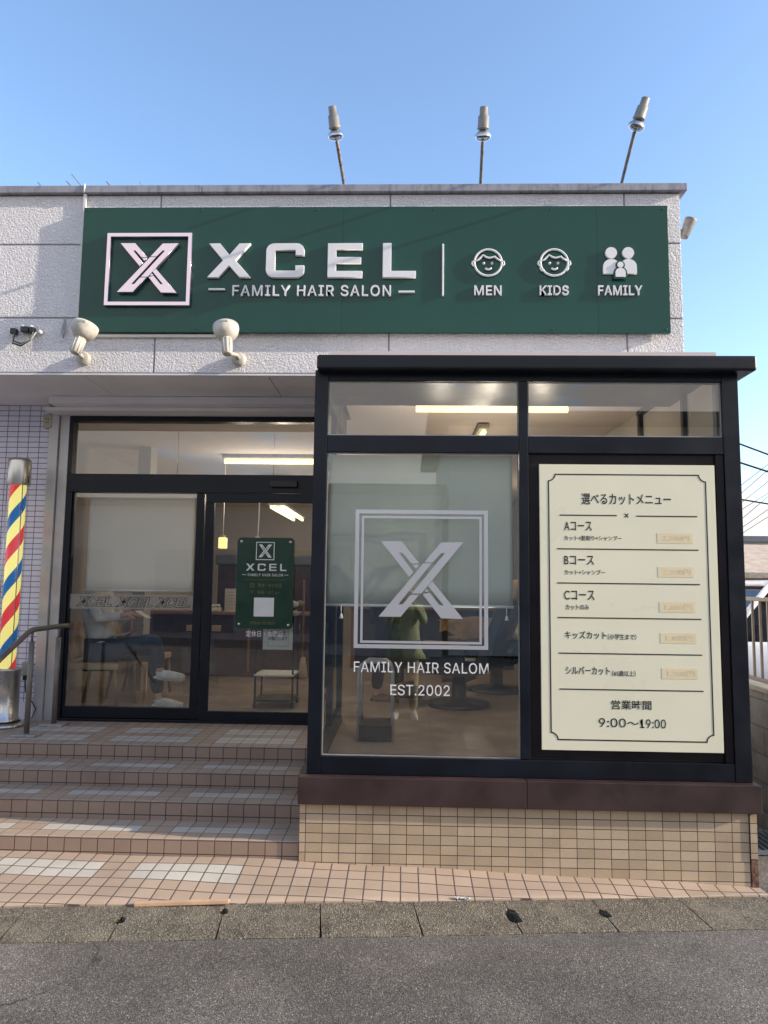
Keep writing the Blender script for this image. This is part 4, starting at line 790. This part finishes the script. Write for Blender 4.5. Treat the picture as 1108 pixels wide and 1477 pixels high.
t = thing('broom', (-1.04, 3.0, .2), 'straw broom hanging upright beside the door edge inside', 'broom')
MB().tube([(-1.045, 3.0, .45), (-1.05, 3.0, 1.25)], .011, 'wood', 8).build('handle', t); MB().lathe([(.0, .46), (.025, .45), (.035, .38), (.055, .24), (.05, .235), (0, .25)], 'wood_pale', (-1.042, 3.0, 0), seg=16).build('bristles', t)
# step stool with a tube arch, in the bay
t = thing('step_stool', (-.21, 1.1, .03), 'black step stool with a tall grey tube arch standing in the bay', 'step stool')
def arch(y, h, w): return [(-.34+w, y, .035), (-.34+w, y, h-.07), (-.325+w, y, h-.025), (-.285+w, y, h), (-.135-w, y, h), (-.095-w, y, h-.025), (-.08-w, y, h-.07), (-.08-w, y, .035)]
MB().tube(arch(1.08, .625, 0), .013, 'aluminium', 12).tube(arch(1.32, .62, .01), .012, 'aluminium', 12).build('arch', t)
MB().box(-.335, -.085, 1.06, 1.34, .13, .158, 'black_plastic', .006).box(-.335, -.085, 1.062, 1.075, .036, .128, 'black_plastic', .003).build('tread', t)
# barber chairs
def barber_chair(x, y, rz, label):
    t = thing('barber_chair', (0, 0, 0), label, 'barber chair', 'navy barber chairs in a row')
    MB().lathe([(0, .03), (.30, .03), (.31, .045), (.29, .07), (.09, .085), (.07, .12), (.07, .34), (0, .34)], 'navy_leather', seg=28).build('pedestal', t)
    MB().box(-.27, .27, -.28, .26, .345, .50, 'navy_leather', .05, 4).build('seat', t)
    MB().box(-.26, .26, -.07, .07, 0, .68, 'navy_leather', .05, 4, Matrix.Translation((0, .30, .44)) @ Matrix.Rotation(R(-22), 4, 'X')).build('backrest', t)
    MB().box(-.14, .14, -.05, .05, 0, .20, 'tan_cloth', .04, 4, Matrix.Translation((0, .56, 1.08)) @ Matrix.Rotation(R(-22), 4, 'X')).build('headrest', t)
    for s in (-1, 1):
        a_ = MB().box(s*.33-.045, s*.33+.045, -.24, .22, .62, .68, 'tan_cloth', .025, 3).build('armrest', t); MB().box(s*.33-.02, s*.33+.02, -.18, .18, .42, .62, 'navy_leather', .01).build('bracket', a_)
    MB().box(-.20, .20, -.58, -.30, .12, .16, 'navy_leather', .015, 3).box(-.19, .19, -.60, -.57, .10, .22, 'wood', .01).build('footrest', t)
    t.location = (x, y, .0); t.rotation_euler = (0, 0, rz); return t
c1 = barber_chair(.55, 2.75, R(-115), 'navy barber chair nearest the bay window with tan armrests')
c2 = copy_tree(c1); c2.location = (1.05, 3.75, 0); c2['label'] = 'navy barber chair further back in front of the wash basins'
drape(.34, 1.05, 2.55, 3.0, .86, .18, 'tan_cloth', 'barber_cape', 'tan cape draped over the nearest barber chair', 'cape', 4)
def basin(y, label):
    t = thing('wash_basin', (1.5, y, .6), label, 'wash basin', 'cream wash basins along the right wall')
    MB().lathe([(.20, .16), (.235, .16), (.24, .145), (.20, .05), (.09, .0), (0, 0), ], 'basin_ceramic', (1.42, y, .57), seg=32).lathe([(.20, .16), (.17, .06), (.06, .03), (0, .03)], 'basin_ceramic', (1.42, y, .57), seg=32).build('bowl', t)
    MB().tube([(1.42, y, .57), (1.42, y, .42), (1.44, y, .36), (1.49, y, .36), (1.51, y, .42), (1.53, y, .45), (1.60, y, .45)], .018, 'steel', 10).build('trap_pipe', t)
    MB().tube([(1.62, y, .73), (1.62, y, .86), (1.58, y, .90), (1.50, y, .87)], .012, 'steel', 10).build('tap', t)
basin(3.2, 'cream wash basin nearest the window with an S shaped trap below'); basin(3.9, 'middle cream wash basin of the row along the wall'); basin(4.6, 'furthest cream wash basin of the row along the wall')
t = thing('basin_counter', (1.75, 4, .03), 'long slate grey back counter carrying the wash basins', 'counter'); MB().box(1.60, 1.968, 2.9, 5.4, .031, .72, 'slate_board', .004).build('cabinet', t); MB().box(1.55, 1.969, 2.88, 5.42, .722, .75, 'wood', .004).build('top', t)
m = MB()
for x, y, h, mt in ((1.75, 3.0, .22, 'white_plastic'), (1.80, 3.15, .18, 'tan_cloth'), (1.74, 3.55, .2, 'blue_grey'), (1.82, 3.65, .25, 'white_plastic'), (1.75, 4.25, .22, 'cream_plastic')):
    m2 = MB().lathe([(0, 0), (.032, 0), (.034, .01), (.034, h*.7), (.014, h*.8), (.014, h), (0, h)], mt, (x, y, .751), seg=14); tag(m2.build('bottle'), None, None)
_bl = ['short white bottle nearest the window on the basin counter', 'tan bottle standing second on the basin counter', 'blue grey bottle in the middle of the basin counter', 'tall white bottle behind the blue grey one on the basin counter', 'cream bottle furthest along the basin counter']
for o, l in zip([o for o in COL.objects if o.name.startswith('bottle')], _bl): tag(o, l, 'bottle', 'bottles on the basin counter')
t = thing('mirror_wall', (0, 5.8, .03), 'dark slate partition with wood framed shelves behind the barber chairs', 'partition')
MB().box(-.75, 1.55, 5.75, 5.85, .031, 1.9, 'slate_board').build('panel', t); MB().box(-.75, -.69, 5.70, 5.749, .031, 1.9, 'wood').box(-.75, 1.55, 5.60, 5.749, .86, .90, 'wood').box(.3, .36, 5.70, 5.749, .91, 1.9, 'wood').build('wood_frame', t)
# waiting corner left of the door
def wait_chair(x, y, rz, label):
    t = thing('waiting_chair', (0, 0, 0), label, 'chair', 'wood waiting chairs inside the left pane')
    MB().box(-.24, .24, -.24, .24, .40, .46, 'tan_cloth', .02, 3).build('seat', t); MB().box(-.23, .23, .20, .25, .50, .86, 'tan_cloth', .02, 3, Matrix.Translation((0, .02, 0)) @ Matrix.Rotation(R(-8), 4, 'X')).build('backrest', t)
    for sx in (-1, 1):
        MB().tube([(sx*.22, -.21, .40), (sx*.22, -.24, .031)], .017, 'wood', 8).build('leg', t); MB().tube([(sx*.22, .22, .84), (sx*.22, .20, .42), (sx*.22, .27, .031)], .017, 'wood', 8).build('leg', t)
    t.location = (x, y, 0); t.rotation_euler = (0, 0, rz); return t
w1 = wait_chair(-2.86, 2.34, R(90), 'wood waiting chair the reading customer sits on'); w2 = copy_tree(w1); w2.location = (-2.75, 3.05, 0); w2['label'] = 'empty wood waiting chair behind the reading customer'
t = thing('display_stand', (-2.2, 3.1, .03), 'pair of slim clear acrylic stands with wood tops behind the left pane', 'display stand')
for k, x in enumerate((-2.25, -1.98)):
    MB().box(x-.045, x+.045, 3.06, 3.10, .70, .76, 'wood_pale', .004).build('wood_top', t); MB().box(x-.05, x+.05, 3.07, 3.085, .0, .72, 'acrylic', 0, 2, Matrix.Translation((0, 0, .03)) @ Matrix.Translation((x, 0, 0)) @ Matrix.Rotation(R(-6), 4, 'Y') @ Matrix.Translation((-x, 0, 0))).build('clear_panel', t)

# ================================================================== PEOPLE
def V3(*a): return Vector(a)
def hand_chains(wr, d, up, s=1., curl=.5):
    """wr wrist, d direction of the forearm, up back-of-hand normal; five fingers of unequal length"""
    d = Vector(d).normalized(); up = (Vector(up) - d*Vector(up).dot(d)).normalized(); sd = d.cross(up)*s; w = Vector(wr); out = []
    pm = w + d*.05; out.append([(tuple(w), .023), (tuple(pm), (.034)), (tuple(w+d*.085), .030)])
    for k, (off, ln) in enumerate(((-.030, .062), (-.010, .075), (.010, .080), (.029, .070))):
        a_ = w + d*.075 + sd*off; b_ = a_ + d*ln*.5 - up*ln*.12*curl; c_ = b_ + d*ln*.33*(1-curl*.5) - up*ln*.3*curl; e_ = c_ + d*ln*.18*(1-curl) - up*ln*.3*curl
        out.append([(tuple(a_), .0095), (tuple(b_), .009), (tuple(c_), .0085), (tuple(e_), .007)])
    a_ = w + d*.03 + sd*.028; b_ = a_ + d*.035 + sd*.028 - up*.012; c_ = b_ + d*.03 + sd*.004 - up*.014
    out.append([(tuple(a_), .012), (tuple(b_), .0105), (tuple(c_), .008)]); return out
def person(loc, label, J, face, hair, shirt, trousers, shoes, extra=None, hands=None, hairlen=0.):
    """J: world joints; one continuous skinned body, with clothing and hair as its children"""
    t = thing('person', loc, label, 'person'); f = Vector(face).normalized(); up = Vector((0, 0, 1)); rt = f.cross(up).normalized()
    pel, ch, nk, hd = (Vector(J[k]) for k in ('pelvis', 'chest', 'neck', 'head'))
    def c(*seq): return [(tuple(p), r) for p, r in seq]
    bodyc = [c((pel, .125), (pel.lerp(ch, .5), .115), (ch, .125), (nk, .058), (nk+up*.05, .055), (hd-up*.045+f*.012, .072), (hd+up*.03, .093), (hd+up*.085-f*.01, .066)),
             c((hd-up*.045+f*.012, .072), (hd-up*.012+f*.092, .016)), c((hd+up*.03, .093), (hd-up*.01+rt*.088, .012)), c((hd+up*.03, .093), (hd-up*.01-rt*.088, .012))]
    for s in 'lr':
        sh, e, w, h, k, an, toe = (Vector(J[q+s]) for q in ('sh_', 'el_', 'wr_', 'hip_', 'kn_', 'an_', 'toe_'))
        bodyc += [c((ch, .125), (sh, .052), (e, .038), (w, .025)), c((pel, .125), (h, .085), (k, .055), (an, .037), (an.lerp(toe, .4)-up*.02, .030), (an.lerp(toe, .75)-up*.02, .022))]
        hd_ = hands[s] if hands else (w-e, up, 1, .5); bodyc += hand_chains(w, *hd_)
    body = MB().mesh(skin(bodyc, 2), 'skin'); bo = body.build('body', t)
    m = MB().ball(hd+up*.038-f*.012, .108, hair, 20, (1, 1, 1.0)); bm_ = m.bm
    bmesh.ops.delete(bm_, geom=[v for v in bm_.verts if (v.co-hd).dot(f) > .05 and v.co.z < hd.z+.075 or (v.co.z < hd.z-.06-hairlen)], context='VERTS')
    bmesh.ops.solidify(bm_, geom=list(bm_.faces), thickness=.012); m.build('hair', t)
    m = MB()
    for s in (-1, 1): m.ball(hd+f*.084+rt*(s*.033)+up*.012, .010, 'eye_dark', 8, (1, 1, .6))
    m.build('eye', t); MB().ball(hd+f*.080-up*.052, .022, 'lips', 10, (1, 1, .28)).build('mouth', t)
    tor = [c((pel+up*.02, .150), (pel.lerp(ch, .5), .140), (ch, .150), (nk-up*.035, .068))]
    for s in 'lr':
        sh, e, w = (Vector(J[q+s]) for q in ('sh_', 'el_', 'wr_')); tor.append(c((ch, .150), (sh, .072), (e, .056), (e.lerp(w, .85 if extra != 'short' else .1), .042)))
    MB().mesh(skin(tor, 2), shirt).build('shirt', t)
    tr = []
    for s in 'lr':
        h, k, an = (Vector(J[q+s]) for q in ('hip_', 'kn_', 'an_')); tr.append(c((pel, .150), (h, .105), (k, .078), (an+(k-an)*.10, .060)))
    MB().mesh(skin(tr, 2), trousers).build('trousers', t)
    for s in 'lr':
        an, toe = Vector(J['an_'+s]), Vector(J['toe_'+s]); d = (toe-an); d.z = 0 if abs((toe-an).z) < .12 else d.z; d = d.normalized(); u2 = (up-d*up.dot(d)).normalized()
        hl = an - u2*.055 - d*.045
        m = MB().mesh(skin([c((hl+u2*.022, .046), (hl+d*.08+u2*.034, .054), (hl+d*.17+u2*.020, .052), (hl+d*.26+u2*.008, .040), (hl+d*.285+u2*.006, .030)), c((hl+d*.04+u2*.034, .050), (an+u2*.02, .050))], 2), shoes)
        sh_ = m.build('shoe', t); q = Matrix((d, u2.cross(d), u2)).transposed().to_4x4(); q.translation = hl
        MB().box(-.012, .255, -.032, .032, .002, .022, 'white_rod' if shoes == 'sneaker' else 'rubber', .012, 3, q).build('sole', sh_)
    return t
# customer reading on the chair behind the left pane, legs crossed
J = dict(pelvis=(-2.86, 2.34, .53), chest=(-2.95, 2.34, .97), neck=(-2.93, 2.34, 1.16), head=(-2.89, 2.34, 1.32), sh_l=(-2.93, 2.52, 1.08), sh_r=(-2.93, 2.16, 1.08), el_l=(-2.80, 2.56, .84), el_r=(-2.83, 2.10, .86), wr_l=(-2.60, 2.42, .90), wr_r=(-2.62, 2.22, .90),
  hip_l=(-2.84, 2.43, .53), hip_r=(-2.84, 2.25, .53), kn_l=(-2.40, 2.42, .54), kn_r=(-2.34, 2.27, .68), an_l=(-2.34, 2.42, .085), an_r=(-2.30, 2.32, .36), toe_l=(-2.12, 2.43, .06), toe_r=(-2.10, 2.33, .30))
person((-2.86, 2.34, .03), 'customer in a white shirt and jeans sitting cross legged behind the left pane', J, (1, 0, -.35), 'hair', 'white_cloth', 'denim', 'sneaker', None, {'l': ((1, -.2, .1), (0, .3, 1), -1, .6), 'r': ((1, .2, .1), (0, -.3, 1), 1, .6)})
m = MB().box(-.037, .037, -.075, .075, -.004, .004, 'white_plastic', .003, 2, Matrix.Translation((-2.47, 2.26, .905)) @ Matrix.Rotation(R(75), 4, 'Z') @ Matrix.Rotation(R(25), 4, 'X')); tag(m.build('phone'), 'pale smartphone in the seated customer\'s hand', 'phone')
m = MB(); random.seed(2); b = bmesh.new(); g = {}
for i in range(9):
    for j in range(7): g[i, j] = b.verts.new((-2.78+.30*i/8, 2.16+.2*j/6, .70+.012*math.sin(i*.9)+.10*(i/8)**1.5-.02*abs(j-3)/3))
fs = [b.faces.new((g[i, j], g[i+1, j], g[i+1, j+1], g[i, j+1])) for i in range(8) for j in range(6)]; bmesh.ops.solidify(b, geom=fs, thickness=.004); m.merge(b, 'paper', True); tag(m.build('magazine'), 'white open magazine on the seated customer\'s lap', 'magazine')
# barber standing beyond the blind
J = dict(pelvis=(-.20, 3.05, 1.0), chest=(-.19, 3.02, 1.38), neck=(-.18, 3.0, 1.53), head=(-.14, 2.98, 1.67), sh_l=(-.16, 2.84, 1.47), sh_r=(-.24, 3.2, 1.47), el_l=(.06, 2.80, 1.27), el_r=(.02, 3.2, 1.25), wr_l=(.27, 2.86, 1.28), wr_r=(.25, 3.08, 1.30),
  hip_l=(-.19, 2.96, .97), hip_r=(-.21, 3.14, .97), kn_l=(-.24, 2.94, .54), kn_r=(-.08, 3.2, .54), an_l=(-.28, 2.94, .085), an_r=(-.04, 3.22, .085), toe_l=(-.08, 2.90, .06), toe_r=(.17, 3.2, .06))
person((-.2, 3.05, .03), 'barber in navy work clothes and brown shoes standing behind the emblem window', J, (1, -.2, -.3), 'hair', 'navy_cloth', 'navy_cloth', 'brown_leather', 'short')
# photographer in the street, mirrored in the glass
J = dict(pelvis=(.02, -4.84, .42), chest=(.03, -4.86, .80), neck=(.03, -4.83, .97), head=(.03, -4.77, 1.10), sh_l=(-.15, -4.85, .90), sh_r=(.21, -4.85, .90), el_l=(-.22, -4.72, .72), el_r=(.26, -4.72, .72), wr_l=(-.10, -4.56, .95), wr_r=(.12, -4.56, .98),
  hip_l=(-.07, -4.84, .39), hip_r=(.11, -4.84, .39), kn_l=(-.09, -4.82, -.03), kn_r=(.12, -4.83, -.03), an_l=(-.10, -4.86, -.425), an_r=(.13, -4.87, -.425), toe_l=(-.12, -4.66, -.46), toe_r=(.15, -4.67, -.46))
ph = person((.02, -4.85, -.49), 'photographer on the street in a light green jacket and beige trousers', J, (0, 1, .05), 'hair_brown', 'green_cloth', 'beige_cloth', 'white_cloth', None, {'l': ((.4, .3, 1), (0, -1, .2), 1, .55), 'r': ((-.4, .3, 1), (0, -1, .2), -1, .55)}, .12)
m = MB().lathe([(.16, .34), (.19, .20), (.235, .02), (.26, -.06), (.245, -.06), (.215, .04), (.17, .2)], 'green_cloth', (.02, -4.84, .33), seg=28)
for v in m.bm.verts: v.co.y = -4.84+(v.co.y+4.84)*.72; v.co.x += .012*math.sin(v.co.z*30)
m.build('jacket_hem', ph)
m = MB().box(-.04, .04, -4.492, -4.482, 1.13, 1.245, 'black_plastic', .004); tag(m.build('phone'), 'black smartphone held up by the photographer in the street', 'phone')

# ================================================================== RIGHT OF THE SHOP
t = thing('block_wall', (2.75, 3, -.5), 'grey concrete block wall along the lane right of the shop', 'wall')
MB().box(2.66, 2.78, .55, 9, -.62, .455, 'block_concrete').build('blocks', t); MB().box(2.645, 2.795, .53, 9, .457, .49, 'concrete', .006).build('coping', t)
t = thing('bar_fence', (2.72, 3, .49), 'bronze metal bar fence standing on the block wall', 'fence')
MB().box(2.70, 2.74, .6, 9, 1.125, 1.155, 'fence_bronze', .004).build('top_rail', t); MB().box(2.70, 2.74, .6, 9, .515, .545, 'fence_bronze', .004).build('bottom_rail', t)
m = MB()
for k in range(70): m.box(2.712, 2.728, .64+k*.118-.008, .64+k*.118+.008, .546, 1.124, 'fence_bronze')
o = m.build('bar', t)
for k in range(5): MB().box(2.69, 2.75, .62+2*k, .68+2*k, .49, 1.16, 'fence_bronze', .004).build('post', t)
t = thing('drain_grate', (2.4, .6, -.55), 'small steel drain grate on the ground beside the bay base', 'grate')
m = MB()
for k in range(9): m.box(2.25+.045*k, 2.265+.045*k, .55, .95, -.535, -.515, 'grate_steel')
m.box(2.24, 2.64, .54, .555, -.537, -.513, 'grate_steel').box(2.24, 2.64, .945, .96, -.537, -.513, 'grate_steel'); m.build('bars', t)
# parked kei car beyond the fence
def car(x, y, z, label):
    t = thing('parked_car', (x, y, z), label, 'car')
    hw = .74
    low = [(-1.68, .28), (-1.70, .55), (-1.62, .78), (-1.05, .93), (-.98, .95), (1.60, .95), (1.68, .80), (1.70, .30)]
    m = MB(); b = bmesh.new(); secs = []
    for yy, k, zk in ((-hw, .97, .0), (-hw*.93, 1, .0), (hw*.93, 1, 0), (hw, .97, 0)): secs.append([b.verts.new((x+u*k, y+yy, z+v)) for u, v in low])
    for A, C in zip(secs, secs[1:]):
        for i in range(len(low)): b.faces.new((A[i], A[(i+1) % len(low)], C[(i+1) % len(low)], C[i]))
    b.faces.new(secs[0]); b.faces.new(secs[-1][::-1]); bmesh.ops.recalc_face_normals(b, faces=b.faces); bmesh.ops.bevel(b, geom=list(b.edges), offset=.025, segments=2, affect='EDGES'); m.merge(b, 'car_white', True); m.build('body', t)
    top = [(-1.02, .94), (-.45, 1.56), (1.35, 1.58), (1.62, .94)]
    m = MB(); b = bmesh.new(); A = [b.verts.new((x+u, y-hw*.94+(.08 if v > 1 else 0), z+v)) for u, v in top]; C = [b.verts.new((x+u, y+hw*.94-(.08 if v > 1 else 0), z+v)) for u, v in top]
    for i in range(4): b.faces.new((A[i], A[(i+1) % 4], C[(i+1) % 4], C[i]))
    b.faces.new(A); b.faces.new(C[::-1]); m.merge(b, 'car_glass'); m.build('window_glass', t)
    m = MB().box(x-.50, x+1.40, y-.64, y+.64, z+1.56, z+1.63, 'car_white', .03, 3); m.build('roof', t)
    for u0, u1 in (((-1.02, .95), (-.46, 1.57)), ((.35, .95), (.32, 1.57)), ((1.62, .95), (1.36, 1.58))):
        for s in (-1, 1): MB().tube([(x+u0[0], y+s*(hw*.95), z+u0[1]), (x+u1[0], y+s*(hw*.95-.08), z+u1[1])], .035, 'car_white', 8).build('pillar', t)
    for u in (-1.1, 1.12):
        for s in (-1, 1):
            w = MB().lathe([(.0, -.08), (.19, -.08), (.26, -.07), (.275, -.04), (.275, .04), (.26, .07), (.19, .08), (0, .08)], 'rubber', (x+u, y+s*.68, z+.275), (0, 1, 0), 28).build('wheel', t); MB().lathe([(0, -.085), (.17, -.085), (.18, -.06), (.18, .06), (.17, .085), (0, .085)], 'aluminium', (x+u, y+s*.68, z+.275), (0, 1, 0), 20).build('rim', w)
    for s in (-1, 1): MB().box(x-1.70, x-1.62, y+s*.5-.12, y+s*.5+.12, z+.60, z+.76, 'white_plastic', .02).build('headlight', t)
    MB().box(x-.05, x+.25, y-.25, y+.0, z+1.0, z+1.28, 'seat_grey', .05, 3).build('seat', t)
    return t
car(4.55, 4.3, -.32, 'white small car with dark windows parked beyond the bar fence')
t = thing('brick_house', (12, 17, -.6), 'low pale brick house with a tan tiled roof beyond the car', 'house')
MB().box(8.2, 17, 15, 21, -.7, 1.55, 'house_brick').build('wall', t); MB().prism([(14.6, 1.62), (18, 2.55), (21.4, 1.62), (21.4, 1.5), (18, 2.42), (14.6, 1.50)], 7.9, 17.4, 'roof_tan', 'YZ').build('roof', t); MB().box(7.9, 17.4, 14.58, 14.68, 1.47, 1.60, 'zinc_plate').build('gutter', t); m = MB().box(9.5, 11, 14.96, 15.01, .3, 1.2, 'car_glass'); m.build('window', t)
t = thing('warehouse', (20, 40, -.6), 'pale grey building with a blue roof edge far beyond the brick house', 'building')
MB().box(20, 48, 40, 55, -.7, 4.0, 'pale_render').build('wall', t); MB().box(19.6, 48.4, 39.6, 55.4, 4.0, 4.35, 'blue_grey').build('roof', t); m = MB()
for k in range(6): m.box(22+4*k, 24+4*k, 39.95, 40.01, 1.8, 3.0, 'car_glass')
m.build('window', t)
t = thing('utility_pole', (9.75, 13.5, -.6), 'short dark utility post beside the brick house', 'pole'); MB().tube([(9.8, 13.5, -.65), (9.8, 13.5, 1.95)], .10, 'zinc_plate', 14).build('shaft', t); MB().tube([(9.2, 13.5, 1.7), (10.4, 13.5, 1.7)], .04, 'zinc_plate', 10).build('crossarm', t)
t = thing('wire_pole', (5.4, 12, -.6), 'tall grey concrete pole carrying the overhead wires behind the shop', 'pole'); MB().tube([(5.4, 12, -.65), (5.4, 12, 6.2)], [.16, .11], 'concrete', 16).build('shaft', t); MB().tube([(4.8, 12, 5.7), (6.0, 12, 5.7)], .04, 'zinc_plate', 10).build('crossarm', t)
def wire(p0, p1, sag, r, label, n=24):
    P = [Vector(p0).lerp(Vector(p1), i/n) - Vector((0, 0, sag*4*(i/n)*(1-i/n))) for i in range(n+1)]
    m = MB().tube(P, r, 'rubber', 6); tag(m.build('overhead_wire'), label, 'wire', 'overhead wires right of the shop')
for zl, zr, r, l in ((4.60, 4.30, .020, 'topmost thick dark overhead wire beside the bay corner'), (4.15, 3.89, .022, 'second thick dark overhead wire, below the topmost beside the bay corner'), (3.26, 3.135, .018, 'third thick dark overhead wire, lowest of the three thick ones')):
    s = (zr-zl)/.78; wire((5.5, 12, zl-s*2.05), (16, 12, zl+s*8.4), .0, r, l)
for i, (z0, z1) in enumerate([(3.25, 9.32), (2.86, 9.66), (2.68, 8.89), (2.71, 7.62), (2.11, 8.68), (2.05, 7.5), (1.94, 7.01)]):
    wire((9.06, 18, z0), (16.88, 18, z1), .0, .010, 'thin grey overhead wire rising to the right, number %s from the top' % ['one', 'two', 'three', 'four', 'five', 'six', 'seven'][i])

# ================================================================== ACROSS THE STREET (seen in the glass)
t = thing('opposite_house', (4, -16, -.6), 'wide pale two storey house across the street mirrored in the shop glass', 'house')
MB().box(1.2, 16, -23, -15, -.7, 5.6, 'pale_render').build('wall', t); MB().box(.6, 16.6, -23.6, -14.4, 5.62, 5.9, 'roof_dark', .02).build('roof', t); m = MB()
for x in (3.5, 7.5, 11.5):
    for z in (.4, 3.4): m.box(x, x+1.8, -15.02, -14.96, z, z+1.3, 'car_glass')
m.build('window', t)
t = thing('opposite_garage', (-5, -15, -.6), 'darker mauve building with a flat roof across the street mirrored in the shop glass', 'building')
MB().box(-16, 1.0, -22, -14.5, -.7, 3.6, 'mauve_render').build('wall', t); MB().box(-16.3, 1.1, -22.3, -14.2, 3.62, 3.85, 'roof_dark', .02).build('roof', t); m = MB()
for x in (-12, -8, -4): m.box(x, x+2.6, -14.52, -14.47, -.4, 2.2, 'blue_grey')
m.build('shutter', t)
